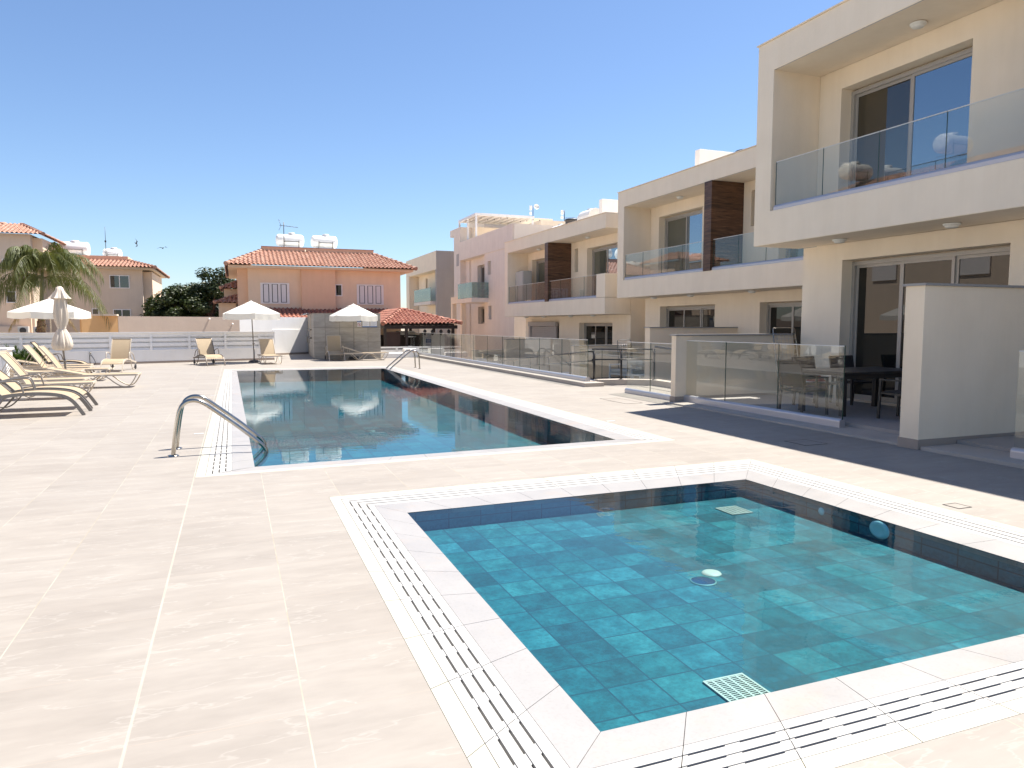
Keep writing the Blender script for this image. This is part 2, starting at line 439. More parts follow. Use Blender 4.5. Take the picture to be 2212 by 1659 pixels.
# ------------------------------------------------------------------ mesh helpers
class MB:
    def __init__(s): s.v, s.f, s.sm = [], [], []
    def quad(s, a, b, c, d, sm=False):
        n = len(s.v); s.v += [tuple(a), tuple(b), tuple(c), tuple(d)]; s.f.append((n, n+1, n+2, n+3)); s.sm.append(sm)
    def tri(s, a, b, c):
        n = len(s.v); s.v += [tuple(a), tuple(b), tuple(c)]; s.f.append((n, n+1, n+2)); s.sm.append(False)
    def box(s, x0, x1, y0, y1, z0, z1):
        if x0 > x1: x0, x1 = x1, x0
        if y0 > y1: y0, y1 = y1, y0
        if z0 > z1: z0, z1 = z1, z0
        n = len(s.v)
        s.v += [(x0,y0,z0),(x1,y0,z0),(x1,y1,z0),(x0,y1,z0),(x0,y0,z1),(x1,y0,z1),(x1,y1,z1),(x0,y1,z1)]
        for q in ((0,3,2,1),(4,5,6,7),(0,1,5,4),(1,2,6,5),(2,3,7,6),(3,0,4,7)):
            s.f.append(tuple(n+i for i in q)); s.sm.append(False)
        return s
    def hexa(s, bot, top):
        n = len(s.v); s.v += [tuple(p) for p in bot] + [tuple(p) for p in top]
        for q in ((0,3,2,1),(4,5,6,7),(0,1,5,4),(1,2,6,5),(2,3,7,6),(3,0,4,7)):
            s.f.append(tuple(n+i for i in q)); s.sm.append(False)
        return s
    def bar(s, p, q, w, h, up=(0, 0, 1)):
        """rectangular bar from p to q, width w across, height h along up"""
        p, q = Vector(p), Vector(q); d = (q - p).normalized(); up = Vector(up)
        a = d.cross(up)
        if a.length < 1e-4: a = d.cross(Vector((1, 0, 0)))
        a.normalize(); b = a.cross(d).normalized()
        o = [(-w/2, -h/2), (w/2, -h/2), (w/2, h/2), (-w/2, h/2)]
        s.hexa([p + a*i + b*j for i, j in o], [q + a*i + b*j for i, j in o])
        return s
    def tube(s, pts, r, seg=8, cap=True):
        pts = [Vector(p) for p in pts]
        rr = r if isinstance(r, (list, tuple)) else [r] * len(pts)
        n0 = len(s.v)
        prev = None
        for i, p in enumerate(pts):
            d = (pts[min(i+1, len(pts)-1)] - pts[max(i-1, 0)]).normalized()
            if prev is None:
                a = d.cross(Vector((0, 0, 1)))
                if a.length < 1e-3: a = d.cross(Vector((0, 1, 0)))
            else:
                a = prev - d * prev.dot(d)
            a.normalize(); prev = a; b = d.cross(a)
            for k in range(seg):
                t = 2 * math.pi * k / seg
                s.v.append(tuple(p + (a * math.cos(t) + b * math.sin(t)) * rr[i]))
        for i in range(len(pts) - 1):
            for k in range(seg):
                k2 = (k + 1) % seg
                s.f.append((n0+i*seg+k, n0+i*seg+k2, n0+(i+1)*seg+k2, n0+(i+1)*seg+k)); s.sm.append(True)
        if cap:
            s.f.append(tuple(n0 + k for k in reversed(range(seg)))); s.sm.append(False)
            m = n0 + (len(pts)-1)*seg
            s.f.append(tuple(m + k for k in range(seg))); s.sm.append(False)
        return s
    def lathe(s, prof, c=(0, 0, 0), seg=24, sm=True):
        n0 = len(s.v)
        for r, z in prof:
            for k in range(seg):
                t = 2 * math.pi * k / seg
                s.v.append((c[0] + r * math.cos(t), c[1] + r * math.sin(t), c[2] + z))
        for i in range(len(prof)-1):
            for k in range(seg):
                k2 = (k+1) % seg
                s.f.append((n0+i*seg+k, n0+i*seg+k2, n0+(i+1)*seg+k2, n0+(i+1)*seg+k)); s.sm.append(sm)
        return s
    def prism(s, poly, axis, a, b):
        """extrude 2D polygon; axis 'x': poly=(y,z); 'y': poly=(x,z); 'z': poly=(x,y)"""
        def mk(p, t):
            return {'x': (t, p[0], p[1]), 'y': (p[0], t, p[1]), 'z': (p[0], p[1], t)}[axis]
        n = len(s.v); k = len(poly)
        s.v += [mk(p, a) for p in poly] + [mk(p, b) for p in poly]
        s.f.append(tuple(n+i for i in reversed(range(k)))); s.sm.append(False)
        s.f.append(tuple(n+k+i for i in range(k))); s.sm.append(False)
        for i in range(k):
            j = (i+1) % k
            s.f.append((n+i, n+j, n+k+j, n+k+i)); s.sm.append(False)
        return s
    def poly(s, pts):
        n = len(s.v); s.v += [tuple(p) for p in pts]; s.f.append(tuple(range(n, n+len(pts)))); s.sm.append(False)
        return s
    def xf(s, mat):
        s.v = [tuple(mat @ Vector(p)) for p in s.v]; return s
    def build(s, name, mat, parent=None, bevel=0.0):
        me = bpy.data.meshes.new(name)
        off = Vector((0, 0, 0)); o = parent
        while o is not None:
            off += Vector(o.location); o = o.parent
        me.from_pydata([tuple(Vector(p) - off) for p in s.v], [], s.f)
        me.polygons.foreach_set('use_smooth', s.sm)
        me.validate()
        bm = bmesh.new(); bm.from_mesh(me)
        bmesh.ops.recalc_face_normals(bm, faces=bm.faces) if len(bm.faces) < 20000 else None
        bm.to_mesh(me); bm.free()
        me.materials.append(M[mat] if isinstance(mat, str) else mat)
        ob = bpy.data.objects.new(name, me)
        COL.objects.link(ob)
        if parent is not None: ob.parent = parent
        if bevel:
            bv = ob.modifiers.new('bevel', 'BEVEL'); bv.width = bevel; bv.segments = 2
            bv.limit_method = 'ANGLE'; bv.angle_limit = R(40)
        return ob

def tag(o, label=None, cat=None, group=None, kind=None):
    if label: o['label'] = label
    if cat: o['category'] = cat
    if group: o['group'] = group
    if kind: o['kind'] = kind
    return o
def thing(name, label, cat, loc=(0, 0, 0), group=None, rz=0.0):
    o = bpy.data.objects.new(name, None)
    o.empty_display_size = 0.2
    COL.objects.link(o); o.location = loc; o.rotation_euler = (0, 0, rz)
    return tag(o, label, cat, group)
def copy_tree(o, parent=None):
    c = o.copy(); COL.objects.link(c); c.parent = parent
    for ch in list(o.children): copy_tree(ch, c)
    return c
def struct(name, mb, mat, bevel=0.0):
    return tag(mb.build(name, mat, None, bevel), kind='structure')

def wall_x(mb, X, depth, Y0, Y1, Z0, Z1, holes):
    """wall whose face looks to -x at X, with real rectangular openings (y0,y1,z0,z1) of the given depth"""
    ys = sorted(set([Y0, Y1] + [h[0] for h in holes] + [h[1] for h in holes]))
    zs = sorted(set([Z0, Z1] + [h[2] for h in holes] + [h[3] for h in holes]))
    for i in range(len(ys)-1):
        for j in range(len(zs)-1):
            cy, cz = (ys[i]+ys[i+1])/2, (zs[j]+zs[j+1])/2
            if any(h[0] < cy < h[1] and h[2] < cz < h[3] for h in holes): continue
            mb.quad((X, ys[i+1], zs[j]), (X, ys[i], zs[j]), (X, ys[i], zs[j+1]), (X, ys[i+1], zs[j+1]))
    for (a, b, c, d) in holes:
        x2 = X + depth
        mb.quad((X, a, c), (x2, a, c), (x2, a, d), (X, a, d))
        mb.quad((x2, b, c), (X, b, c), (X, b, d), (x2, b, d))
        mb.quad((X, a, d), (x2, a, d), (x2, b, d), (X, b, d))
        mb.quad((X, b, c), (x2, b, c), (x2, a, c), (X, a, c))

def slider(parent, X, Y0, Y1, z0, z1, panes, mats, fr=0.07, mat='alu_frame', name='window'):
    """framed sliding window in plane X looking to -x; Y1 is the far side"""
    m = MB()
    m.box(X, X+0.12, Y0, Y1, z1-fr, z1); m.box(X, X+0.12, Y0, Y1, z0, z0+fr*0.6)
    m.box(X+.002, X+0.118, Y0, Y0+fr, z0+fr*0.6, z1-fr); m.box(X+.002, X+0.118, Y1-fr, Y1, z0+fr*0.6, z1-fr)
    w = (Y1 - Y0 - 2*fr) / panes
    cells = []
    for i in range(panes):
        b = Y1 - fr - i*w; a = b - w
        xo = X + (0.02 if i % 2 else 0.055)
        st = 0.055
        za, zb = z0+fr*0.6, z1-fr
        m.box(xo, xo+0.035, a, a+st, za, zb); m.box(xo, xo+0.035, b-st, b, za, zb)
        m.box(xo+.001, xo+0.034, a+st, b-st, zb-st, zb); m.box(xo+.001, xo+0.034, a+st, b-st, za, za+st)
        cells.append((xo+0.015, a+st, b-st, za+st, zb-st))
    f = m.build(name, mat, parent)
    for i, (x, a, b, c, d) in enumerate(cells):
        MB().box(x, x+0.006, a, b, c, d).build('pane', mats[i % len(mats)], f)
    return f

def lerp(a, b, t): return Vector(a) + (Vector(b) - Vector(a)) * t
def pipe_arc(c, r, a0, a1, n, plane='xz', y=0):
    out = []
    for i in range(n+1):
        a = R(a0 + (a1-a0)*i/n)
        out.append((c[0] + r*math.cos(a), y, c[1] + r*math.sin(a)))
    return out
def smooth(pts, it=2):
    pts = [Vector(p) for p in pts]
    for _ in range(it):
        o = [pts[0]]
        for a, b in zip(pts, pts[1:]):
            o += [a*0.75 + b*0.25, a*0.25 + b*0.75]
        o.append(pts[-1]); pts = o
    return pts

# ================================================================== SETTING
# pools as measured: inner (water) and outer (end of stone band) corners, order NL FL FR NR
KI = [(1.310, 2.407), (1.345, 5.955), (4.940, 5.990), (4.945, 2.410)]
KO = [(0.755, 1.880), (0.782, 6.730), (5.716, 6.840), (5.760, 1.880)]
BI = [(0.180, 8.540), (0.075, 26.60), (5.130, 26.20), (4.952, 8.748)]
BO = [(-0.423, 8.107), (-0.345, 27.60), (5.650, 27.55), (5.687, 8.355)]

def flat(mb, poly, holes, z):
    loops = [[Vector((x, y, 0)) for x, y in poly]] + [[Vector((x, y, 0)) for x, y in h] for h in holes]
    allv = [v for l in loops for v in l]
    n = len(mb.v)
    mb.v += [(v.x, v.y, z) for v in allv]
    for t in tessellate_polygon(loops):
        mb.f.append(tuple(n+i for i in t)); mb.sm.append(False)

g = MB(); flat(g, [(-3000, -3000), (3000, -3000), (3000, 3000), (-3000, 3000)], [], -2.2)
struct('ground', g, 'ground')
# deck sheet: everything west of the terrace edge plus the entrance bay
g = MB()
flat(g, [(-40, -12), (8.2, -12), (8.2, 12.6), (10.4, 12.6), (10.4, 15.0), (10.2, 16.3), (8.95, 16.9), (8.35, 16.9), (8.35, 38.0), (8.35, 60), (-40, 60)], [KO, BO], 0.0)
struct('pool_deck', g, 'deck')
# lower terraces in front of the stepped houses
g = MB(); g.box(8.9, 24, 16.9, 24.9, -2.0, -0.52); g.box(10.4, 24, 12.6, 16.9, -2.0, -0.5)
struct('lower_terrace', g, 'patio')
g = MB(); g.box(8.9, 24, 24.9, 60, -2.1, -1.12)
struct('lower_path', g, 'patio')

def ring_side(mb, i, f0, f1, z0, z1, I, O):
    j = (i+1) % 4
    oa, ob_, ia, ib = O[i], O[j], I[i], I[j]
    a0, a1 = lerp(oa, ia, f0), lerp(oa, ia, f1)
    b0, b1 = lerp(ob_, ib, f0), lerp(ob_, ib, f1)
    mb.quad((*a0, z0), (*b0, z0), (*b1, z1), (*a1, z1))

def pool(name, label, I, O, depth, floor_mat, wall_mat, water_mat, sides, near_simple, zlow=0.006):
    cx, cy = I[0]
    root = thing(name, label, 'pool', (cx, cy, 0))
    for i in range(4):
        full = sides[i]
        j = (i+1) % 4
        L = (Vector(O[j]) - Vector(O[i])).length
        P = lambda s, f, z: (*lerp(lerp(O[i], O[j], s), lerp(I[i], I[j], s), f), z)
        npc = max(1, round(L / 0.53))
        jg = 0.0022 / L
        if full:
            F = (0.0, 0.17, 0.60, 1.0)
            rows = (0.275, 0.385, 0.495)
        else:
            F = (0.0, 0.30, 0.30, 1.0); rows = ()
        # outer cream band, cut into pieces by fine joints
        m = MB(); c = MB()
        for k in range(npc):
            s0, s1 = k/npc + jg, (k+1)/npc - jg
            m.hexa([P(s0, F[0]+.004, -.05), P(s1, F[0]+.004, -.05), P(s1, F[1]-.004, -.05), P(s0, F[1]-.004, -.05)],
                   [P(s0, F[0]+.004, .0), P(s1, F[0]+.004, .0), P(s1, F[1]-.004, .0), P(s0, F[1]-.004, .0)])
            c.hexa([P(s0, F[2]+.004, -.05), P(s1, F[2]+.004, -.05), P(s1, 1.0, -.05), P(s0, 1.0, -.05)],
                   [P(s0, F[2]+.004, -.001), P(s1, F[2]+.004, -.001), P(s1, 1.0, -zlow-.004), P(s0, 1.0, -zlow-.004)])
        m.build('edge_band', 'marble_cream', root)
        c.build('coping', 'marble', root)
        b = MB(); b.quad(P(0, 0, -.045), P(1, 0, -.045), P(1, 1, -.045), P(0, 1, -.045))
        b.build('drain_channel', 'channel', root)
        if rows:
            gr = MB()
            hw = 0.0115
            edges = [F[1]]
            for r in rows: edges += [r-hw, r+hw]
            edges.append(F[2])
            for k in range(npc):
                s0, s1 = k/npc + jg*1.2, (k+1)/npc - jg*1.2
                for e in range(0, len(edges), 2):     # solid bars
                    a, bb = edges[e]+(.003 if e == 0 else 0), edges[e+1]
                    gr.hexa([P(s0, a, -.03), P(s1, a, -.03), P(s1, bb, -.03), P(s0, bb, -.03)],
                            [P(s0, a, -.001), P(s1, a, -.001), P(s1, bb, -.001), P(s0, bb, -.001)])
                ds = s1 - s0
                for r in rows:                        # bridges between the slots
                    for q0, q1 in ((0.0, .09), (.455, .60), (.955, 1.0)):
                        gr.hexa([P(s0+ds*q0, r-hw, -.03), P(s0+ds*q1, r-hw, -.03), P(s0+ds*q1, r+hw, -.03), P(s0+ds*q0, r+hw, -.03)],
                                [P(s0+ds*q0, r-hw, -.0055), P(s0+ds*q1, r-hw, -.0055), P(s0+ds*q1, r+hw, -.0055), P(s0+ds*q0, r+hw, -.0055)])
            gr.build('overflow_grate', 'grate', root)
    w = MB()
    for i in range(4):
        j = (i+1) % 4
        w.quad((*I[i], -.004-zlow), (*I[j], -.004-zlow), (*I[j], -depth), (*I[i], -depth))
    w.build('basin_wall', wall_mat, root)
    f = MB(); f.quad(*[(*p, -depth) for p in I])
    f.build('basin_floor', floor_mat, root)
    wt = MB(); wt.quad(*[(*p, -0.0125) for p in I])
    tag(wt.build('water', water_mat), kind='structure')
    return root

kid = pool('wading_pool', 'small square wading pool of teal tiles with white slotted stone edge in front', KI, KO, 0.185, 'kid_floor', 'kid_wall', 'kid_water', (1, 1, 1, 1), False)
big = pool('swimming_pool', 'long rectangular swimming pool with white coping behind the square wading pool', BI, BO, 0.42, 'big_floor', 'big_wall', 'big_water', (1, 0, 1, 0), True)

# kid pool fittings
def grille(parent, x0, x1, y0, y1, z):
    m = MB(); n = 15
    m.box(x0, x1, y0, y0+.012, z, z+.008); m.box(x0, x1, y1-.012, y1, z, z+.008)
    m.box(x0, x0+.012, y0+.012, y1-.012, z, z+.0078); m.box(x1-.012, x1, y0+.012, y1-.012, z, z+.0078)
    for i in range(1, n):
        y = y0 + (y1-y0)*i/n
        m.box(x0+.012, x1-.012, y-.0035, y+.0035, z, z+.006)
    for k in range(1, 5):
        x = x0 + (x1-x0)*k/5
        m.box(x-.006, x+.006, y0+.012, y1-.012, z+.001, z+.0072)
    m.build('floor_grille', 'fitting', parent)
    MB().box(x0+.004, x1-.004, y0+.004, y1-.004, z-.002, z+.0012).build('grille_backing', 'channel', parent)
grille(kid, 2.132, 2.374, 2.625, 2.867, -.183)
grille(kid, 4.31, 4.55, 5.40, 5.66, -.183)
m = MB(); m.lathe([(0, .012), (.045, .012), (.062, .008), (.07, 0)], (3.155, 4.165, -.183)); m.build('inlet_cap', 'fitting', kid)
m = MB(); m.lathe([(0, .002), (.082, .002)], (3.00, 4.05, -.183)); m.build('drain_hole', 'drain_navy', kid)
m = MB(); m.lathe([(.082, .006), (.09, .004), (.092, 0)], (3.00, 4.05, -.183)); m.build('drain_ring', 'fitting_dim', kid)
m = MB(); m.lathe([(0, .012), (.05, .012), (.06, .016), (.085, .014), (.1, 0)]); m.xf(Matrix.Translation((4.938, 4.32, -.095)) @ Matrix.Rotation(R(-90), 4, 'Y') @ Matrix.Scale(.75, 4, (1, 0, 0))); m.build('pool_light', 'white_plastic', kid)
m = MB(); m.lathe([(0, .01), (.028, .01), (.036, 0)]); m.xf(Matrix.Translation((4.939, 4.95, -.095)) @ Matrix.Rotation(R(-90), 4, 'Y')); m.build('wall_inlet', 'white_plastic', kid)
for (x, y) in ((3.05, 10.9), (2.75, 15.2), (3.75, 15.9), (1.7, 20.2), (3.3, 20.6)):
    m = MB(); m.lathe([(0, .012), (.06, .012), (.075, 0)], (x*.87, y*.87+.3, -.418)); m.build('inlet_cap', 'fitting_dim', big)

# handrails
def handrail(y, label, group, xs=0.0, flip=1, tilt=0.0):
    base = (-0.72, 0)
    pts = [(-.73, 0), (-.70, .25), (-.665, .47), (-.63, .60), (-.555, .665), (-.46, .675), (-.37, .64), (-.27, .56), (0.0, .345), (.25, .125), (.33, .045), (.355, -.03), (.33, -.12), (.22, -.22)]
    P3 = [Vector((xs + flip*(p[0]-xs), y + tilt*i, p[1])) for i, p in enumerate(pts)]
    root = thing('pool_handrail', label, 'handrail', (P3[0].x, y, 0), group)
    pp = smooth(P3, 2)
    zsplit = 6
    MB().tube(pp, .0255, 12).build('rail', 'steel', root)
    MB().lathe([(.0, .014), (.03, .016), (.055, .012), (.07, .002), (.07, 0)], (P3[0].x, y, .0)).build('base_flange', 'steel', root)
    return root
handrail(9.56, 'nearer bent steel handrail at the near left corner of the long pool', 'steel pool handrails')
handrail(10.13, 'farther bent steel handrail at the near left corner of the long pool', 'steel pool handrails')
def handrail_far(y, label):
    pts = [(6.26, 0), (6.245, .30), (6.235, .50), (6.17, .62), (6.06, .66), (5.93, .63), (5.80, .53), (5.45, .24), (5.22, .05), (5.17, -.02), (5.12, -.12)]
    P3 = [Vector((p[0], y, p[1])) for p in pts]
    root = thing('pool_handrail', label, 'handrail', (6.26, y, 0), 'steel pool handrails')
    MB().tube(smooth(P3, 2), .025, 10).build('rail', 'steel', root)
    MB().lathe([(.0, .012), (.05, .012), (.065, 0)], (6.26, y, 0)).build('base_flange', 'steel', root)
handrail_far(25.4, 'nearer bent steel handrail at the far right corner of the long pool')
handrail_far(26.05, 'farther bent steel handrail at the far right corner of the long pool')

# deck details
def cover(x0, x1, y0, y1, label, cat='drain cover'):
    r = thing('drain_cover', label, cat, ((x0+x1)/2, (y0+y1)/2, 0))
    m = MB(); w = .008
    m.box(x0, x1, y0, y0+w, .001, .004); m.box(x0, x1, y1-w, y1, .001, .004)
    m.box(x0, x0+w, y0+w, y1-w, .001, .004); m.box(x1-w, x1, y0+w, y1-w, .001, .004)
    m.build('rim', 'dark_metal', r)
    MB().box(x0+w, x1-w, y0+w, y1-w, .001, .0025).build('lid', 'deck', r)
cover(5.84, 6.0, 4.3, 4.46, 'small square drain cover on the sunlit deck right of the wading pool')
cover(7.02, 7.4, 7.35, 7.75, 'square access cover in the shade in front of the patio glass')
cover(7.35, 7.75, 12.6, 13.7, 'long access cover on the deck below the short glass screen')
for (x, y, w, lab) in ((-.515, 11.385, .13, 'white depth marker strip on the deck beside the near steel handrail'), (-.47, 17.5, .12, 'white marker strip halfway along the left deck by the long pool'), (-.48, 24.4, .12, 'white marker strip near the far left corner of the long pool'), (5.79, 10.4, .16, 'white marker strip on the deck right of the long pool')):
    tag(MB().box(x-w/2, x+w/2, y-.02, y+.02, .001, .005).build('marker_strip', 'white_plastic'), lab, 'marker')

# ================================================================== TOWNHOUSES (one template, three steps)
def townhouse(dx, dy, dz, label, near):
    root = thing('townhouse', label, 'house', (11.4+dx, 6.5+dy, dz), 'stepped white townhouses')
    X = lambda v: v + dx
    Y = lambda v: v + dy
    Z = lambda v: v + dz
    upA, upB, slit = (8.58, 11.30), (1.95, 4.80), (5.72, 6.08)
    gA, gB = (7.78, 11.12), (2.35, 5.55)
    m = MB()
    # body wall, ground floor and upper floor
    wall_x(m, X(11.4), .34, Y(.85), Y(12.18), Z(-1.2), Z(3.215), [(Y(gA[0]), Y(gA[1]), Z(.1), Z(2.88)), (Y(gB[0]), Y(gB[1]), Z(.1), Z(2.88))])
    wall_x(m, X(11.4), .34, Y(.85), Y(12.18), Z(3.895), Z(6.66), [(Y(upA[0]), Y(upA[1]), Z(3.9), Z(6.26)), (Y(upB[0]), Y(upB[1]), Z(3.9), Z(6.26)), (Y(slit[0]), Y(slit[1]), Z(5.26), Z(6.36))])
    m.box(X(11.75), X(19), Y(.85), Y(12.179), Z(-1.2), Z(6.659))
    m.quad((X(11.4), Y(12.18), Z(-1.2)), (X(11.4), Y(12.18), Z(3.215)), (X(11.75), Y(12.18), Z(3.215)), (X(11.75), Y(12.18), Z(-1.2)))
    m.quad((X(11.4), Y(.85), Z(-1.2)), (X(11.4), Y(.85), Z(6.66)), (X(11.75), Y(.85), Z(6.66)), (X(11.75), Y(.85), Z(-1.2)))
    m.box(X(12.9), X(18.9), Y(12.18), Y(13.31), Z(-1.2), Z(5.9))
    m.build('wall', 'stucco', root)
    # projecting frame: roof slab, floor band, end wall
    f = MB()
    f.prism([(Y(.85), Z(3.22)), (Y(12.33), Z(3.22)), (Y(12.33), Z(7.25)), (Y(.85), Z(7.25)), (Y(.85), Z(6.662)), (Y(11.865), Z(6.662)), (Y(11.865), Z(3.89)), (Y(.85), Z(3.89))], 'x', X(10.2), X(11.398))
    f.box(X(11.4), X(19.1), Y(.85), Y(12.33), Z(6.663), Z(7.249))
    f.box(X(10.2), X(11.39), Y(.85), Y(1.6), Z(3.9), Z(4.86))
    f.build('balcony_frame', 'stucco', root, 0.012)
    MB().box(X(10.17), X(19.1), Y(.85), Y(12.36), Z(7.252), Z(7.275)).build('roof_flashing', 'stucco_grey' if False else 'stucco', root)
    MB().box(X(10.212), X(10.222), Y(.9), Y(11.86), Z(6.652), Z(6.661)).build('drip_edge', 'stucco_grey', root)
    # wooden fin in the middle of the balcony
    MB().box(X(10.17), X(11.397), Y(6.43), Y(6.80), Z(3.885), Z(6.66)).build('wood_fin', 'wood', root)
    # balcony glass, in two runs
    def run(y0, y1, n):
        tr = MB()
        prof = [(X(10.215), Z(3.892)), (X(10.215), Z(3.95)), (X(10.235), Z(3.985)), (X(10.265), Z(4.0)), (X(10.295), Z(3.985)), (X(10.31), Z(3.95)), (X(10.31), Z(3.892))]
        tr.prism(prof, 'y', Y(y0), Y(y1)); t_ = tr.build('glass_track', 'alu', root)
        L = (y1-y0)/n
        for k in range(n):
            a, b = Y(y0+k*L)+.006, Y(y0+(k+1)*L)-.006
            gp = MB().box(X(10.255), X(10.267), a, b, Z(3.99), Z(4.835)).build('glass_panel', 'glass', root)
            e = MB().box(X(10.253), X(10.269), a, b, Z(4.835), Z(4.85)); e.build('glass_rim', 'glass_top', gp)
            e2 = MB().box(X(10.254), X(10.268), b+.0005, b+.0065, Z(3.99), Z(4.85)); e2.build('glass_joint', 'glass_edge', gp)
    run(6.84, 11.78, 4); run(1.62, 6.40, 4)
    # openings
    slider(root, X(11.66), Y(upA[0]), Y(upA[1]), Z(3.92), Z(6.22), 2, ['pane_brown', 'pane_blue'] if near else ['pane_blind', 'pane_blue'])
    slider(root, X(11.66), Y(upB[0]), Y(upB[1]), Z(3.92), Z(6.22), 2, ['pane_blind', 'pane_blue'])
    slider(root, X(11.66), Y(slit[0]), Y(slit[1]), Z(5.27), Z(6.35), 1, ['pane'], 0.05)
    slider(root, X(11.66), Y(gA[0]), Y(gA[1]), Z(.1), Z(2.85), 3, ['pane'])
    slider(root, X(11.66), Y(gB[0]), Y(gB[1]), Z(.1), Z(2.85), 3, ['pane'])
    for (y, z, x) in ((9.2, 6.648, 10.9), (3.75, 6.648, 10.9), (10.62, 3.212, 10.8), (8.33, 3.212, 10.8), (5.2, 3.212, 10.8), (3.0, 3.212, 10.8)):
        m = MB(); m.lathe([(0, -.07), (.085, -.066), (.10, -.05), (.105, -.03), (.125, -.028), (.13, 0.0)], (X(x), Y(y), Z(z)), 28)
        m.build('ceiling_light', 'tank', root)
    # patio step, skirting, partition walls
    return root
U1 = townhouse(0, 0, 0, 'nearest and tallest white townhouse at the right edge with glass balcony above a patio', True)
U2 = townhouse(3.8, 12.45, -.6, 'middle white townhouse with brown wooden fin between two glass balconies', False)
U3 = townhouse(3.8, 24.9, -1.2, 'farthest white townhouse with a brown fin and a grey cabinet on its balcony', False)
# roller shutter on the third house
rs = MB(); rs.box(15.02, 15.19, 32.75, 36.3, 1.5, 1.74); rs.box(15.05, 15.19, 36.05, 36.3, -1.1, 1.5)
ro = rs.build('shutter_box', 'roller', U3, .01)
rs = MB()
for k in range(24): rs.box(15.1+(.012 if k % 2 else 0), 15.18, 32.8, 36.05, -1.1+k*.108, -1.1+(k+1)*.108-.004)
rs.build('shutter_slats', 'roller', ro)

# patio partition walls (things of their own), glass screens
def partition(x0, x1, y0, y1, z0, z1, label, cap=0.03, cap_mat='marble', skirt=True, mat='stucco_beige', base=None):
    r = thing('partition_wall', label, 'wall', ((x0+x1)/2, (y0+y1)/2, z0))
    MB().box(x0, x1, y0, y1, z0, z1-cap).build('wall_body', mat, r, .006)
    MB().box(x0-.03, x1, y0-.03, y1+.03, z1-cap, z1).build('cap', cap_mat, r)
    if skirt: MB().box(x0-.012, x1, y0-.012, y1+.012, z0+.002, z0+.13).build('skirting', 'skirting', r)
partition(8.12, 11.4, 6.58, 6.86, .0, 2.12, 'tall plain wall between two patios at the right edge of the picture')
partition(8.36, 11.4, 12.36, 12.52, .0, 1.40, 'low white wall at the far end of the nearest patio, behind the drying rack')
partition(11.92, 15.2, 19.03, 19.31, -.6, 1.52, 'second patio wall in front of the middle house, taller than its neighbour')
partition(12.16, 15.2, 24.81, 24.97, -.6, .80, 'low white wall between the middle and the far house')
partition(11.92, 15.2, 31.48, 31.76, -1.2, .92, 'patio wall in the middle of the farthest house front')
partition(12.16, 15.2, 37.26, 37.42, -1.2, .20, 'lowest patio wall at the far end of the farthest house')

def glass_screen(name, X0, ys, z0, zg0, zg1, label, group, end_joint=True, tw=.055):
    r = thing(name, label, 'glass fence', (X0, (ys[0]+ys[-1])/2, z0), group)
    prof = []
    for a in range(0, 181, 20):
        prof.append((X0 + tw*math.cos(R(a)), zg0-.03 + .045*math.sin(R(a))))
    prof = [(X0+tw, z0)] + prof + [(X0-tw, z0)]
    MB().prism(prof, 'y', ys[0], ys[-1]).build('bottom_track', 'alu', r)
    for a, b in zip(ys, ys[1:]):
        gp = MB().box(X0-.006, X0+.006, a+.006, b-.006, zg0, zg1-.014).build('glass_panel', 'glass', r)
        MB().box(X0-.009, X0+.009, a+.006, b-.006, zg1-.014, zg1).build('glass_rim', 'glass_top', gp)
        MB().box(X0-.007, X0+.007, a-.003, a+.0055, zg0, zg1).build('glass_joint', 'glass_edge', gp)
    return r
glass_screen('glass_fence', 8.62, [8.29, 9.70, 11.1, 12.5], .02, .15, 1.28, 'three-panel glass screen in front of the nearest patio with dining table', 'glass screens')
glass_screen('glass_fence', 8.60, [12.62, 13.68, 14.70], .0, .10, 1.20, 'short two-panel glass screen between the white wall end and the gate gap', 'glass screens')
glass_screen('glass_fence', 8.50, [2.6, 4.1, 5.63], .02, .15, 1.30, 'glass screen cut off by the right edge, beyond the tall patio wall', 'glass screens')
ys = [16.93 + 1.615*k for k in range(14)]
glass_screen('glass_fence', 8.72, ys, .10, .20, 1.20, 'long glass fence of many panels along the right side of the long pool', 'glass screens', tw=.075)
glass_screen('glass_fence', 12.42, [19.35, 21.2, 23.0, 24.8], -.58, -.45, .68, 'glass screen on the lower patio of the middle house', 'glass screens')
glass_screen('glass_fence', 12.42, [31.8, 33.6, 35.4, 37.2], -1.18, -1.05, .08, 'glass screen on the lower patio of the farthest house', 'glass screens')
k = MB(); k.box(8.36, 8.93, 16.4, 38.0, -.3, .10)
k2 = k.build('kerb', 'kerb', None, .008); tag(k2, kind='structure')
k = MB(); k.box(8.18, 8.8, 7.0-.12, 12.34, -.05, .03)
tag(k.build('patio_kerb', 'kerb', None, .006), kind='structure')
k = MB(); k.box(8.14, 8.8, -2, 6.56, -.05, .045)
tag(k.build('patio_kerb', 'kerb', None, .006), kind='structure')
k = MB(); k.box(8.8, 11.6, 6.87, 12.35, -.1, .09); k.box(8.8, 11.6, -2, 6.56, -.1, .09)
tag(k.build('patio', 'patio', None), kind='structure')
k = MB(); k.hexa([(8.94, 16.72, -.1), (9.7, 16.5, -.1), (9.7, 16.85, -.1), (8.94, 16.95, -.1)], [(8.94, 16.72, .15), (9.7, 16.5, .15), (9.7, 16.85, .15), (8.94, 16.95, .15)])
k.hexa([(9.7, 16.5, -.1), (10.22, 16.1, -.1), (10.5, 16.3, -.1), (9.7, 16.85, -.1)], [(9.7, 16.5, .15), (10.22, 16.1, .15), (10.5, 16.3, .15), (9.7, 16.85, .15)])
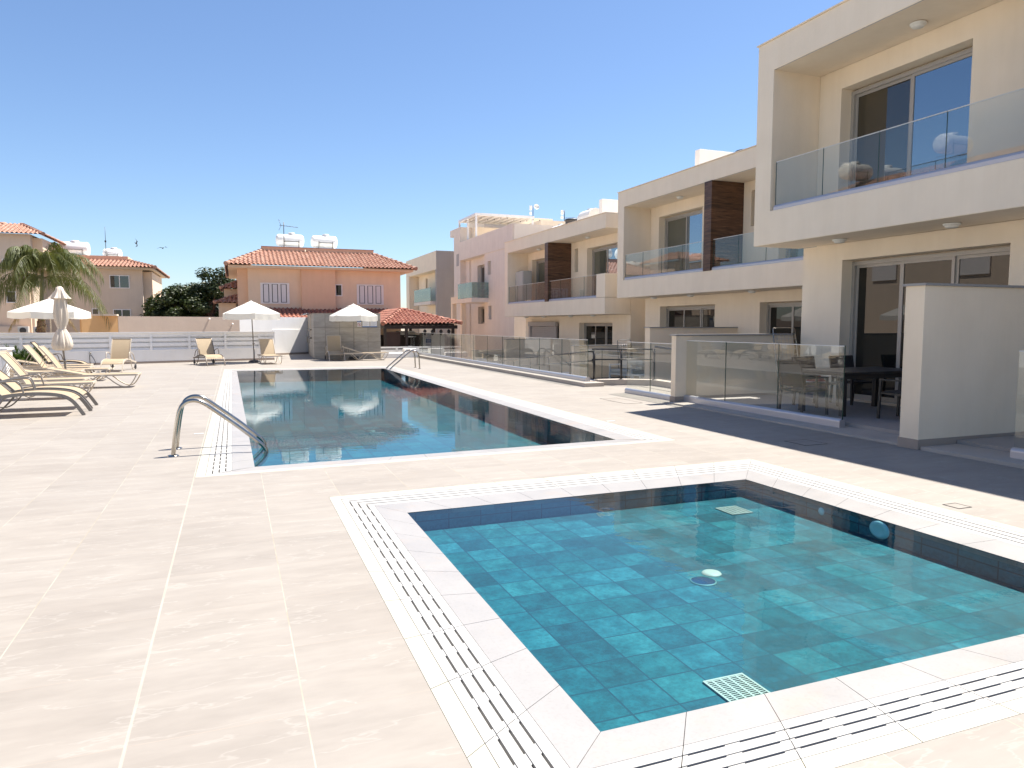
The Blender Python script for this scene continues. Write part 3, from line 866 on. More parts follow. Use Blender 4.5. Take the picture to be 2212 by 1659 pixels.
k.hexa([(10.22, 16.1, -.1), (10.1, 12.6, -.1), (10.4, 12.6, -.1), (10.5, 16.3, -.1)], [(10.22, 16.1, .15), (10.1, 12.6, .15), (10.4, 12.6, .15), (10.5, 16.3, .15)])
tag(k.build('kerb', 'kerb', None), kind='structure')
k = MB(); k.hexa([(8.95, 17.0, -.6), (10.3, 17.0, -.6), (10.3, 29.0, -1.3), (8.95, 29.0, -1.3)], [(8.95, 17.0, .0), (10.3, 17.0, .0), (10.3, 29.0, -1.0), (8.95, 29.0, -1.0)])
tag(k.build('ramp', 'deck', None), kind='structure')

# black ramp railing
def ramp_rail(pts_base, label, mid=.27, hgt=.80, group='black ramp railings', loop_end=True):
    r = thing('ramp_railing', label, 'railing', pts_base[0], group)
    for p in pts_base:
        po = MB(); po.tube([(p[0], p[1], p[2]), (p[0], p[1], p[2]+hgt-.05)], .026, 10); po.tube([(p[0], p[1], p[2]+hgt-.06), (p[0], p[1], p[2]+hgt+.015)], .012, 8)
        po.lathe([(0, .01), (.06, .01), (.065, 0)], p, 14)
        po.build('post', 'black_metal', r)
        for z in (hgt-.075, hgt-mid-.075):
            br = MB(); br.tube([(p[0], p[1], p[2]+z), (p[0]-.07, p[1]-.03, p[2]+z), (p[0]-.075, p[1]-.03, p[2]+z+.06)], .007, 6); br.build('bracket', 'black_metal', r)
    for dz in (hgt, hgt-mid):
        pts = [(p[0]-.075 if abs(dz) else p[0], p[1]-.03, p[2]+dz) for p in pts_base]
        MB().tube(pts, .019, 10).build('rail', 'black_metal', r)
bp = [(9.4, 17.85 + 1.55*k, .06 - .13*k) for k in range(7)]
ramp_rail(bp, 'long black handrail running down the ramp behind the long glass fence')
ramp_rail([(8.86, 16.86, .15), (9.55, 16.62, .15), (10.3, 16.2, .15)], 'black handrail on the corner kerb behind the gate gap')
m = MB(); m.tube(smooth([(10.28, 16.15, 1.02), (10.2, 15.2, .98), (10.15, 14.4, .98), (9.9, 13.9, .98), (9.75, 13.9, .9), (9.75, 13.9, .72), (9.95, 14.0, .68), (10.15, 14.5, .68)], 2), .024, 10)
rr = thing('ramp_railing', 'black handrail with a bent loop end, half hidden by the white wall end', 'railing', (10.2, 15.0, .15), 'black ramp railings')
m.build('rail', 'black_metal', rr)
MB().tube([(10.2, 14.6, .15), (10.2, 14.6, .98)], .024, 10).build('post', 'black_metal', rr)

# roof items on the townhouses
def solar_dome(x, y, z, label, L=1.2):
    r = thing('rooftop_tank', label, 'water tank', (x, y, z))
    poly = [(x + .40*math.cos(R(a)), z + .42*math.sin(R(a))) for a in range(0, 181, 12)] + [(x-.40, z-.4), (x+.40, z-.4)]
    MB().prism(poly, 'y', y, y+L).build('tank_body', 'tank', r)
    MB().lathe([(0, .05), (.14, .05), (.14, 0)], (x, y+.6, z+.41), 18).build('cap', 'tank', r)
solar_dome(16.3, 34.3, 6.42, 'low white barrel shape on the farthest townhouse roof, left one')
solar_dome(16.0, 30.35, 6.62, 'higher white barrel shape beside the white roof block')
b = MB(); b.box(16.0, 20.5, 29.78, 30.08, 6.0, 7.36); tag(b.build('stair_head', 'white_wall', None, .01), 'white roof block on the farthest townhouse, right of the barrel shapes', 'roof block')
b = MB(); b.box(16.0, 19.5, 22.38, 22.67, 6.6, 7.96)
tag(b.build('stair_head', 'white_wall', None, .01), 'white parapet slab on the middle townhouse roof', 'roof block')
b = MB(); b.lathe([(0, .2), (.33, .2), (.36, .16), (.36, .1), (.33, .08), (.33, -.5)], (16.2, 20.1, 7.2), 20)
tag(b.build('tank_lid', 'dark_plastic'), 'dark round tank lid just above the middle townhouse roof edge', 'tank lid')
b = MB(); b.lathe([(0, .16), (.33, .16), (.36, .12), (.36, .06), (.33, .04), (.33, -.5)], (16.6, 34.2, 6.9), 20)
tag(b.build('tank_lid', 'dark_plastic'), 'dark round tank lid beside the left barrel shape on the farthest townhouse', 'tank lid')

# cabinet on balcony of the third house
cb = thing('cabinet', 'grey two-door plastic cabinet standing on the farthest balcony', 'cabinet', (14.5, 36.3, 2.7))
MB().box(14.45, 14.95, 35.6, 36.7, 2.7, 4.45).build('cabinet_body', 'ac', cb, .02)
for y0, y1 in ((35.63, 36.14), (36.16, 36.67)): MB().box(14.42, 14.449, y0, y1, 2.78, 4.4).build('door', 'ac', cb, .008)

# ================================================================== PINKISH BUILDING
pk = thing('apartment_building', 'pinkish three-storey apartment block with white roof pergola beyond the townhouses', 'building', (16, 46, -1.2))
m = MB()
wall_x(m, 16.0, .3, 41.0, 46.4, -1.2, 6.35, [(45.15, 45.75, 4.9, 5.8), (45.0, 45.6, 1.94, 2.85)])
m.box(15.95, 16.3, 41.0, 52.0, 6.352, 7.7)
m.box(16.3, 16.6, 41.0, 52.0, 6.352, 7.68)
m.box(16.002, 24, 40.9, 41.0, -1.2, 7.68)
wall_x(m, 16.5, .35, 46.4, 52.0, -1.2, 6.35, [(47.7, 49.4, 3.45, 5.8), (47.9, 49.3, 1.65, 2.86)])
m.quad((16, 46.4, -1.2), (16.5, 46.4, -1.2), (16.5, 46.4, 6.35), (16, 46.4, 6.35))
m.box(16.9, 24, 41.1, 52, -1.2, 6.35)
m.box(16.0, 17.0, 52.0, 53.6, -1.2, 8.85)
m.box(16.001, 17.0, 53.6, 54.6, 8.35, 8.85)
m.box(16.4, 16.898, 51.0, 51.99, -1.2, 6.34)
m.build('wall', 'stucco_pink', pk)
MB().box(17.0, 24.0, 51.6, 51.8, 6.4, 8.85).build('terrace_wall', 'stucco', pk)
slider(pk, 16.2, 45.15, 45.75, 4.92, 5.78, 1, ['pane_blind'], .05)
slider(pk, 16.2, 45.0, 45.6, 1.96, 2.83, 1, ['pane_blind'], .05)
slider(pk, 16.75, 47.7, 49.4, 3.47, 5.76, 2, ['pane_brown'])
slider(pk, 16.75, 47.9, 49.3, 1.68, 2.83, 2, ['pane_brown'])
MB().box(15.985, 15.999, 52.3, 52.9, 6.0, 6.9).build('recess_shade', 'stucco_grey', pk)  # dark slab on the wall, painting the shade of a window recess
m = MB(); m.box(14.8, 16.49, 45.55, 48.8, 3.08, 3.36); m.build('balcony_slab', 'stucco_pink', pk)
bb = MB().box(14.83, 16.0, 45.58, 45.60, 3.38, 4.40).build('balcony_glass', 'green_glass', pk)
MB().box(14.83, 14.85, 45.6, 48.78, 3.38, 4.40).build('balcony_glass', 'green_glass', pk)
m = MB(); m.box(15.0, 15.3, 48.5, 51.1, 3.1, 3.58); m.box(15.0, 15.3, 50.7, 51.1, -1.2, 3.1); m.box(15.0, 15.3, 48.5, 48.8, -1.2, 3.1)
m.build('porch_frame', 'stucco', pk)
# pergola on its roof terrace
pg = MB()
zt = 9.3
pg.box(16.2, 20.7, 48.9, 49.05, zt, zt+.14); pg.box(16.2, 20.7, 52.9, 53.05, zt, zt+.14); pg.box(16.2, 16.35, 49.05, 52.9, zt+.001, zt+.139); pg.box(20.55, 20.7, 49.05, 52.9, zt+.001, zt+.139)
for k in range(7): pg.box(16.7+k*.58, 16.78+k*.58, 49.05, 52.9, zt+.02, zt+.12)
po = pg.build('pergola_frame', 'white_paint', pk)
MB().box(16.2, 20.7, 48.9, 53.05, zt+.142, zt+.17).build('pergola_canopy', 'white_paint', po)
for (x, y) in ((16.27, 48.97), (16.27, 52.97), (20.6, 48.97), (20.6, 52.97), (16.27, 50.9)):
    MB().box(x-.06, x+.06, y-.06, y+.06, 7.0, zt).build('pergola_post', 'white_paint', pk)
m = MB(); m.box(18.6, 24.5, 54.0, 58.0, 6.0, 10.15); m.build('stair_tower', 'stucco', pk)
m = MB(); m.box(21.7, 30, 50.0, 56.0, 6.0, 9.4); m.build('roof_room', 'stucco', pk)
MB().box(21.75, 23.8, 49.96, 49.99, 6.9, 8.1).build('roof_room_window', 'pane_blind', pk)
# string of little bulbs under the pergola
sl = MB()
for k in range(10): sl.lathe([(0, .04), (.03, .02), (.03, -.02), (0, -.05)], (16.6+k*.5, 48.86, 9.12-.1*math.sin(k*1.3)), 8)
sl.build('string_lights', 'dark_plastic', pk)

# far flat-roofed building
fb = thing('apartment_building', 'flat-roofed block with green glass balcony seen left of the pinkish building', 'building', (16, 64, -1.2))
m = MB()
wall_x(m, 16.9, .3, 59.1, 68.6, -1.2, 6.2, [(60.6, 62.4, 3.6, 5.95), (65.2, 65.9, 4.85, 5.85), (60.9, 62.4, 1.0, 2.6), (65.2, 65.9, 1.3, 2.5)])
m.box(16.0, 24, 58.8, 70.0, 6.2, 7.76)
m.box(16.0, 17.0, 68.8, 70.0, -1.2, 6.199)
m.box(17.25, 24, 59.1, 68.7, -1.2, 6.199)
m.build('wall', 'stucco', fb)
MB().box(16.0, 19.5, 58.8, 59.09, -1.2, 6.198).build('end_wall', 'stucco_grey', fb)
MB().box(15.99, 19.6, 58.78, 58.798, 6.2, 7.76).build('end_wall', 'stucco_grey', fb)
slider(fb, 17.1, 60.6, 62.4, 3.62, 5.9, 2, ['pane']); slider(fb, 17.1, 65.2, 65.9, 4.87, 5.8, 1, ['pane_blind'], .05)
slider(fb, 17.1, 60.9, 62.4, 1.02, 2.55, 2, ['pane']); slider(fb, 17.1, 65.2, 65.9, 1.32, 2.45, 1, ['pane_blind'], .05)
MB().box(15.6, 16.89, 59.3, 65.2, 3.3, 3.58).build('balcony_slab', 'stucco_pink', fb)
MB().box(15.62, 15.64, 59.3, 65.2, 3.6, 4.7).build('balcony_glass', 'green_glass', fb)
MB().box(15.64, 16.88, 65.16, 65.18, 3.6, 4.7).build('balcony_glass', 'green_glass', fb)

# ================================================================== tiled roofs
def roof_face(mb_t, mb_u, A, B, C, D, tw=.23, course=.36, amp=.065):
    """A,B eave left/right, C top right, D top left (C may equal D); barrel tiles as real arcs"""
    A, B, C, D = map(Vector, (A, B, C, D))
    mb_u.quad(A, B, C, D) if (C-D).length > 1e-3 else mb_u.tri(A, B, C)
    u = (B-A).normalized()
    n = u.cross(D-A if (D-A).length else C-A).normalized()
    if n.z < 0: n = -n
    vdir = n.cross(u).normalized()
    if vdir.z < 0: vdir = -vdir
    H = (D-A).dot(vdir); W_ = (B-A).length
    nu = max(1, int(W_/tw)); w = W_/nu
    nc = max(1, round(H/course)); c = H/nc
    dl = (D-A).dot(u); dr = (C-A).dot(u)
    for j in range(nc):
        v0, v1 = j*c, (j+1)*c
        f = ((v0+v1)/2)/H
        lo, hi = dl*f, W_ + (dr-W_)*f
        for i in range(nu):
            a, b = i*w, (i+1)*w
            if (a+b)/2 < lo or (a+b)/2 > hi: continue
            jit = random.uniform(-.006, .006)
            pts0, pts1 = [], []
            for s_ in range(7):
                t = s_/6
                hgt = amp*math.sin(math.pi*min(1, t/.68)) if t < .68 else -amp*.35*math.sin(math.pi*(t-.68)/.32)
                uu = a + w*t
                pts0.append(A + u*uu + vdir*(v0-.03) + n*(hgt+.045+jit))
                pts1.append(A + u*uu + vdir*(v1+.01) + n*(hgt+.012+jit))
            for s_ in range(6):
                mb_t.quad(pts0[s_], pts0[s_+1], pts1[s_+1], pts1[s_], True)
                mb_t.quad(pts0[s_] - n*.02, pts0[s_+1] - n*.02, pts0[s_+1], pts0[s_])
def hip_cap(mb, P, Q, r=.11, seg=.42):
    P, Q = Vector(P), Vector(Q); L = (Q-P).length; n = max(1, int(L/seg))
    d = (Q-P)/n
    for k in range(n):
        a, b = P + d*k, P + d*(k+1.08)
        mb.tube([a + Vector((0, 0, .03)), b + Vector((0, 0, .0))], [r*1.12, r*.9], 10)

def hip_roof(parent, x0, x1, y0, y1, ze, tx0, tx1, ty0, ty1, zt, mat='roof_tile', faces='FLR', tw=.23, cr=.11):
    t, u = MB(), MB()
    A, B, C, D = (x0, y0, ze), (x1, y0, ze), (x1, y1, ze), (x0, y1, ze)
    a, b, c, d = (tx0, ty0, zt), (tx1, ty0, zt), (tx1, ty1, zt), (tx0, ty1, zt)
    if 'F' in faces: roof_face(t, u, A, B, b, a, tw)
    if 'L' in faces: roof_face(t, u, D, A, a, d, tw)
    if 'R' in faces: roof_face(t, u, B, C, c, b, tw)
    if 'B' in faces: roof_face(t, u, C, D, d, c, tw)
    rf = t.build('roof', mat, parent)
    u.build('roof_deck', 'roof_under', rf)
    for P, Q in ((A, a), (B, b), (C, c), (D, d)):
        if (Vector(P)-Vector(Q)).length > .2:
            h = MB(); hip_cap(h, P, Q, cr); h.build('hip_tiles', mat, rf)
    return rf

def louvre_shutter(parent, x0, x1, z0, z1, y):
    fr = MB(); f = .07
    fr.box(x0, x1, y-.05, y, z1-f, z1); fr.box(x0, x1, y-.05, y, z0, z0+f)
    fr.box(x0, x0+f, y-.049, y, z0+f, z1-f); fr.box(x1-f, x1, y-.049, y, z0+f, z1-f)
    w = (x1-x0-2*f)/3
    o = MB().box(x0+.001, x1-.001, y-.003, y-.0005, z0+.001, z1-.001).build('shutter', 'shutter', parent)
    for k in range(3):
        gaps = MB(); sl = MB()
        a, b = x0+f+k*w, x0+f+(k+1)*w
        fr.box(a+.01, a+.075, y-.06, y-.051, z0+f+.01, z1-f-.01); fr.box(b-.075, b-.01, y-.06, y-.051, z0+f+.01, z1-f-.01)
        n = 15
        for i in range(n):
            zz = z0+f+.03 + i*(z1-z0-2*f-.06)/n
            sl.hexa([(a+.12, y-.055, zz), (b-.12, y-.055, zz), (b-.12, y-.02, zz+.03), (a+.12, y-.02, zz+.03)],
                    [(a+.12, y-.055, zz+.05), (b-.12, y-.055, zz+.05), (b-.12, y-.02, zz+.078), (a+.12, y-.02, zz+.078)])
        gaps.box(a+.076, b-.076, y-.02, y-.004, z0+f, z1-f)
        sl.build('slats', 'shutter', o); gaps.build('gap_shade', 'gap_shade', o)  # dark sheet behind the slats paints the shade in the gaps
    fr.build('shutter_frame', 'shutter', o)

def window_y(parent, x0, x1, z0, z1, y, n=2, pane='pane', mat='shutter', fr=.06):
    m = MB()
    m.box(x0, x1, y-.04, y, z1-fr, z1); m.box(x0, x1, y-.04, y, z0, z0+fr)
    m.box(x0, x0+fr, y-.039, y, z0+fr, z1-fr); m.box(x1-fr, x1, y-.039, y, z0+fr, z1-fr)
    w = (x1-x0)/n
    for k in range(1, n): m.box(x0+k*w-fr/2, x0+k*w+fr/2, y-.038, y, z0+fr, z1-fr)
    o = m.build('window', mat, parent)
    MB().box(x0+fr, x1-fr, y-.018, y-.006, z0+fr, z1-fr).build('pane', pane, o)

def water_tank(x0, x1, y, z, r, label, grp='rooftop water tanks'):
    rt = thing('water_tank', label, 'water tank', ((x0+x1)/2, y, z-r-.12), grp)
    L = x1-x0
    prof = [(0, 0), (r*.45, .012), (r*.75, .045), (r*.92, .10), (r, .19), (r, L-.19), (r*.92, L-.10), (r*.75, L-.045), (r*.45, L-.012), (0, L)]
    m = MB(); m.lathe(prof, (0, 0, 0), 28); m.xf(Matrix.Translation((x0, y, z)) @ Matrix.Rotation(R(90), 4, 'Y'))
    m.build('tank', 'tank', rt)
    MB().lathe([(0, .1), (r*.5, .1), (r*.56, .08), (r*.56, -.05)], ((x0+x1)/2+.1, y, z+r), 18).build('lid', 'tank', rt)
    s = MB()
    for x in (x0+L*.28, x1-L*.2):
        s.bar((x, y-r*1.0, z-r-.12), (x, y-r*1.0, z-.02), .05, .03); s.bar((x, y-r*1.0, z-r-.10), (x, y+r, z-r-.10), .05, .04)
        s.tube([(x, y + (r+.01)*math.sin(R(a)), z - (r+.01)*math.cos(R(a))) for a in range(-90, 91, 20)], .014, 6)
    s.bar((x0+L*.28, y-r*1.02, z-.1), (x1-L*.2, y-r*1.02, z-.1), .03, .03)
    s.build('cradle', 'grey_frame', rt)

# ------------------------------------------------------------------ salmon house
sh = thing('house', 'salmon two-storey house with terracotta hip roof and louvred shutters', 'house', (5, 48, -1))
m = MB()
m.box(.86, 3.78, 44.0, 45.0, -1, 4.80); m.box(5.72, 9.70, 44.05, 45.0, -1, 4.80)
m.build('wall', 'salmon_light', sh)
m = MB(); m.box(3.78, 5.72, 43.7, 45.0, -1, 4.80); m.build('wall_bay', 'salmon', sh)
m = MB(); m.box(.30, .859, 44.25, 45.0, -1, 4.80); m.box(.31, 9.6, 45.0, 54, -1, 4.78); m.build('wall', 'salmon', sh)
m = MB(); m.box(-.18, 10.35, 43.35, 44.8, 4.80, 4.93); m.box(-.17, 10.34, 44.8, 54.5, 4.801, 4.929); m.build('eave_board', 'salmon_light', sh)
hip_roof(sh, -.3, 10.5, 43.15, 55, 4.95, 1.78, 8.40, 46.2, 52, 6.05)
m = MB(); m.box(1.72, 8.45, 46.1, 52.1, 6.06, 6.27); m.build('roof_parapet', 'salmon', sh)
MB().box(1.70, 8.47, 46.06, 46.12, 6.272, 6.30).build('parapet_trim', 'roof_red', sh)
MB().box(1.73, 8.44, 46.13, 52.12, 6.272, 6.285).build('roof_bounce_plate', 'white_wall', sh)  # white plate added on the roof to keep pink bounce light off the tanks
louvre_shutter(sh, 1.52, 3.12, 2.80, 4.0, 43.99); louvre_shutter(sh, 7.02, 8.64, 2.80, 4.01, 44.04)
window_y(sh, 5.74, 6.17, 3.28, 4.0, 44.045, 1)
m = MB(); m.tube([(4.1, 44.4, 5.75), (4.1, 44.4, 6.0)], .04, 8); m.build('roof_vent', 'salmon_light', sh)
# left wing roofs of the salmon house
wg = MB(); wg.box(-.45, .32, 46.0, 49, -1, 3.7); wg.build('wing_wall', 'salmon_light', sh)
hip_roof(sh, -.65, .40, 45.5, 50, 3.72, .35, .40, 46.6, 50, 4.2, faces='FL', cr=.08)
wg = MB(); wg.box(-.75, .2, 45.2, 45.9, -1, 2.85); wg.build('wing_wall', 'salmon_light', sh)
hip_roof(sh, -1.0, .30, 44.7, 46.0, 2.85, .25, .30, 45.5, 46, 3.3, faces='FL', cr=.08)
# veranda roof
t, u = MB(), MB()
roof_face(t, u, (1.5, 41.0, 1.55), (9.0, 41.0, 1.55), (9.0, 43.98, 2.52), (1.5, 43.98, 2.52))
o = t.build('veranda_roof', 'roof_red', sh); u.build('roof_deck', 'roof_under', o)
water_tank(2.62, 4.33, 47.4, 6.83, .38, 'left cream water tank on the salmon house roof, under the aerial')
water_tank(4.74, 6.38, 47.4, 6.83, .38, 'right cream water tank on the salmon house roof')

def yagi(base, h, direction, L, n, label, dark='dark_metal', grp='rooftop aerials'):
    r = thing('tv_aerial', label, 'aerial', base, grp)
    x, y, z = base
    MB().tube([(x, y, z), (x, y, z+h)], .022, 8).build('mast', dark, r)
    d = Vector(direction).normalized(); s = d.cross(Vector((0, 0, 1))).normalized()
    p0 = Vector((x, y, z+h*.86)) - d*.25
    b = MB(); b.tube([p0, p0 + d*L], .014, 6)
    for k in range(n):
        p = p0 + d*(L*(k+.5)/n); q = s*(.26 - .012*k)
        b.tube([p-q, p+q], .009, 5)
    b.tube([p0 - s*.0 + Vector((0, 0, .32)) - d*.05, p0 + d*.1, p0 + Vector((0, 0, -.32)) - d*.05], .01, 5)
    b.tube([p0 + Vector((0, 0, .3)) + s*.2, p0 + Vector((0, 0, .3)) - s*.2], .01, 5)
    b.build('boom', dark, r)
yagi((3.05, 46.3, 6.3), 1.5, (1, -.25, -.12), 1.1, 6, 'bent aerial on a mast in front of the left tank of the salmon house')

# pavilion
pv = thing('pavilion', 'open dark wooden pavilion with red tiled roof beside the shower wall', 'pavilion', (9, 38, -.5))
t, u, h = MB(), MB(), MB()
A, B = (7.0, 36.0, 1.62), (11.15, 36.0, 1.66)
apx, bk = (8.52, 38.5, 2.42), (8.52, 43.9, 2.42)
roof_face(t, u, A, B, apx, apx, .2, .3); roof_face(t, u, (7.0, 43.9, 1.62), A, apx, bk, .2, .3); roof_face(t, u, B, (11.15, 43.9, 1.66), bk, apx, .2, .3)
o = t.build('roof', 'roof_red', pv); u.build('roof_deck', 'roof_under', o)
h = MB(); hip_cap(h, A, apx, .10, .3); h.build('hip_tiles', 'roof_red', o)
h = MB(); hip_cap(h, B, apx, .10, .36); h.build('hip_tiles', 'roof_red', o)
m = MB(); m.box(7.1, 10.95, 36.12, 36.26, 1.38, 1.56); m.box(7.1, 7.22, 36.26, 43, 1.38, 1.55); m.box(10.83, 10.95, 36.26, 43, 1.38, 1.55)
for k in range(12): m.bar((7.4+k*.3, 36.0, 1.60), (7.4+k*.3, 38.4, 1.62), .06, .08)
m.build('beam', 'dark_wood', pv)
for x, y in ((7.15, 36.2), (8.25, 36.2), (10.72, 36.2), (10.72, 40), (9.35, 40)): MB().box(x-.07, x+.07, y-.07, y+.07, -.5, 1.38).build('post', 'dark_wood', pv)
MB().box(7.25, 8.0, 36.5, 36.56, -.3, 1.22).build('wood_panel', 'maroon_wood', pv)
MB().box(7.2, 10.7, 41.2, 41.3, -.5, 1.0).build('interior_shade', 'dark_wood', pv)  # dark sheet added to stand for the pavilion's shaded interior
MB().box(7.2, 8.4, 38.2, 38.3, -.5, .9).build('counter', 'dark_wood', pv)
for x in (9.22, 9.62, 10.08, 10.5):
    ln = MB(); ln.lathe([(0, .16), (.03, .14), (.10, .06), (.10, .04), (.075, .0), (.06, -.12), (.02, -.16), (0, -.17)], (x, 36.2, 1.2), 8, False); ln.tube([(x, 36.2, 1.34), (x, 36.2, 1.4)], .008, 6)
    tag(ln.build('lantern', 'black_metal'), {9.22: 'leftmost of four black lanterns under the pavilion beam', 9.62: 'second black lantern from the left under the pavilion beam', 10.08: 'third black lantern from the left under the pavilion beam', 10.5: 'rightmost of four black lanterns under the pavilion beam'}[x], 'lantern', 'black lanterns hanging from the pavilion beam')
bs = thing('bar_stool', 'tall white metal bar stool under the pavilion roof', 'stool', (8.65, 37.4, -.3))
m = MB()
for dx, dy in ((-.14, -.14), (.14, -.14), (-.14, .14), (.14, .14)): m.tube([(8.65+dx, 37.4+dy, -.3), (8.65+dx*.85, 37.4+dy*.85, .93)], .012, 6)
m.bar((8.52, 37.27, .45), (8.78, 37.27, .45), .02, .05); m.build('leg', 'white_paint', bs)
MB().box(8.45, 8.85, 37.2, 37.6, .93, .99).build('seat', 'white_paint', bs, .01)
tag(MB().box(8.42, 9.3, 38.7, 39.6, 1.04, 1.24).build('awning_board', 'canvas'), 'white awning board seen through the pavilion', 'awning')

# shower block and its fittings
sw = thing('shower_wall', 'large grey tiled shower block behind the far end of the long pool', 'wall', (4.9, 35, 0))
SA, SB, SC, SD = (3.45, 34.2), (6.40, 33.45), (6.75, 40.6), (3.85, 41.4)
MB().hexa([(*p, 0) for p in (SA, SB, SC, SD)], [(*p, 2.10) for p in (SA, SB, SC, SD)]).build('tiled_block', 'shower_wall', sw, .01)
cap = [(SA[0]-.02, SA[1]-.02), (SB[0]+.02, SB[1]-.02), (SC[0]+.02, SC[1]+.02), (SD[0]-.02, SD[1]+.02)]
MB().hexa([(*p, 2.10) for p in cap], [(*p, 2.125) for p in cap]).build('cap', 'skirting', sw)
for i, (yy, lab) in enumerate(((35.7, 'nearer outdoor shower set on the left face of the grey tiled block'), (37.9, 'farther outdoor shower set on the left face of the grey tiled block'))):
    xx = 3.45 + (yy-34.2)*.4/7.2
    r = thing('outdoor_shower', lab, 'shower', (xx, yy, .8), 'outdoor showers')
    MB().tube(smooth([(xx-.06, yy, .95), (xx-.06, yy, 1.95), (xx-.08, yy, 2.1), (xx-.2, yy-.05, 2.14), (xx-.36, yy-.1, 2.1)], 2), .016, 8).build('pipe', 'steel', r)
    MB().lathe([(0, .03), (.03, .03), (.11, .0), (.11, -.02), (0, -.02)], (xx-.36, yy-.1, 2.08), 16).build('shower_head', 'steel', r)
    h = MB(); h.tube([(xx-.15, yy, 1.35), (xx-.02, yy, 1.35)], .035, 8); h.tube([(xx-.14, yy, .95), (xx-.02, yy, .95)], .045, 8); h.tube([(xx-.12, yy-.12, .95), (xx-.12, yy+.12, .95)], .03, 8); h.build('mixer_tap', 'steel', r)
    MB().tube(smooth([(xx-.12, yy+.1, 1.35), (xx-.18, yy-.12, 1.0), (xx-.16, yy-.2, .72), (xx-.14, yy-.05, .68), (xx-.14, yy+.05, .92)], 2), .012, 6).build('hose', 'steel', r)

def swy(x): return SA[1] + (x-SA[0])*(SB[1]-SA[1])/(SB[0]-SA[0]) - .012
ang = math.atan2(SB[1]-SA[1], SB[0]-SA[0])
def on_wall(mb, x):  # local x along wall, local y outwards(-), z up -> world
    return mb.xf(Matrix.Translation((x, swy(x), 0)) @ Matrix.Rotation(ang, 4, 'Z'))
def board(x0, x1, z0, z1, label, lines, header):
    xc = (x0+x1)/2; w = (x1-x0)/2
    r = thing('notice_board', label, 'sign', (xc, swy(xc), z0), 'notice boards on the shower block')
    m = MB(); m.box(-w, w, -.012, 0, z0, z1); on_wall(m, xc).build('panel', 'sign_white', r)
    m = MB(); m.box(-w-.01, w+.01, -.016, -.001, z1-.06 if header else z1, z1+.02); m.box(-w-.01, w+.01, -.016, -.001, z0-.03, z0+.015); on_wall(m, xc).build('blue_strip', 'sign_blue', r)
    t = MB(); n = lines
    for k in range(n):
        zz = z0+.05 + k*(z1-z0-.13)/max(1, n-1); ww = w*(.85 if (k*7) % 3 else .62)
        t.box(-w*.8, -w*.8+ww*1.8, -.014, -.0125, zz, zz+.006)
    on_wall(t, xc).build('text_lines', 'sign_ink', r)
board(5.60, 5.92, 1.50, 1.86, 'left white notice with lines of small text on the grey tiled block', 8, True)
board(5.945, 6.245, 1.50, 1.92, 'right white notice with blue strips on the grey tiled block', 9, True)
xc = 5.46
r = thing('warning_sign', 'small sign with red prohibition circle under the right parasol', 'sign', (xc, swy(xc), 1.5))
m = MB(); m.box(-.09, .09, -.012, 0, 1.50, 1.80); on_wall(m, xc).build('panel', 'sign_white', r)
m = MB(); m.box(-.09, .09, -.0145, -.0125, 1.71, 1.80); on_wall(m, xc).build('header', 'sign_blue', r)
m = MB(); m.box(-.06, .06, -.016, -.0148, 1.75, 1.765); on_wall(m, xc).build('header_text', 'sign_white', r)
m = MB(); pts = [(.072*math.cos(a*math.pi/12), -.016, 1.60+.072*math.sin(a*math.pi/12)) for a in range(25)]; m.tube(pts, .008, 6); m.bar((-.05, -.018, 1.65), (.05, -.018, 1.55), .006, .012); on_wall(m, xc).build('ring', 'sign_red', r)
m = MB(); m.lathe([(0, .014), (.012, .01), (.014, 0), (.01, -.012), (0, -.014)], (.005, -.016, 1.637), 10); m.bar((.0, -.0155, 1.62), (.0, -.0155, 1.585), .004, .03); m.bar((0, -.0155, 1.59), (-.02, -.0155, 1.552), .004, .012); m.bar((0, -.0155, 1.59), (.022, -.0155, 1.556), .004, .012); m.bar((-.01, -.0155, 1.615), (-.03, -.0155, 1.59), .004, .01)
on_wall(m, xc).build('figure', 'sign_red', r)

# white block with hanging sign behind the long fence
wb = thing('white_pillar', 'white rendered block behind the far end of the long glass fence', 'wall', (10.2, 38.6, -1))
MB().box(9.62, 10.85, 38.3, 39.0, -1.1, 1.14).build('block_body', 'white_wall', wb, .01)
r = thing('notice_board', 'tall narrow notice with blue band on the white rendered block', 'sign', (9.95, 38.28, .4), 'notice boards')
MB().box(9.80, 10.1, 38.27, 38.298, .38, 1.12).build('panel', 'sign_white', r)
MB().box(9.795, 10.105, 38.262, 38.269, .61, .80).build('blue_band', 'sign_blue', r)
m = MB()
for k, zz in enumerate((.42, .47, .52, .86, .92, .98, 1.04)): m.box(9.83, 10.02 + .05*(k % 2), 38.264, 38.2695, zz, zz+.015)
m.build('text_lines', 'sign_ink', r)
m = MB()
for zz in (.66, .71, .75): m.box(9.84, 10.06, 38.258, 38.2615, zz, zz+.014)
m.build('text_lines', 'sign_white', r)

# low white wall strip right of the shower block
lw = thing('boundary_wall', 'low white slatted wall between shower block and long glass fence', 'wall', (7.5, 34.6, 0))
MB().box(6.5, 9.2, 35.2, 35.5, .0, .25).build('plinth', 'white_wall', lw)
m = MB(); m.box(6.5, 9.2, 35.22, 35.32, .27, .36); m.box(6.5, 9.2, 35.22, 35.32, .42, .50)
for x in (7.5, 8.6): m.box(x, x+.08, 35.2, 35.34, .25, .5)
m.build('rail_board', 'white_paint', lw)
m = MB(); m.box(6.6, 7.75, 34.0, 34.6, 0, .23); m.box(7.75, 8.4, 34.3, 34.9, 0, .42)
tag(m.build('step_block', 'white_wall', None, .01), 'low white steps behind the far steel handrails', 'steps')

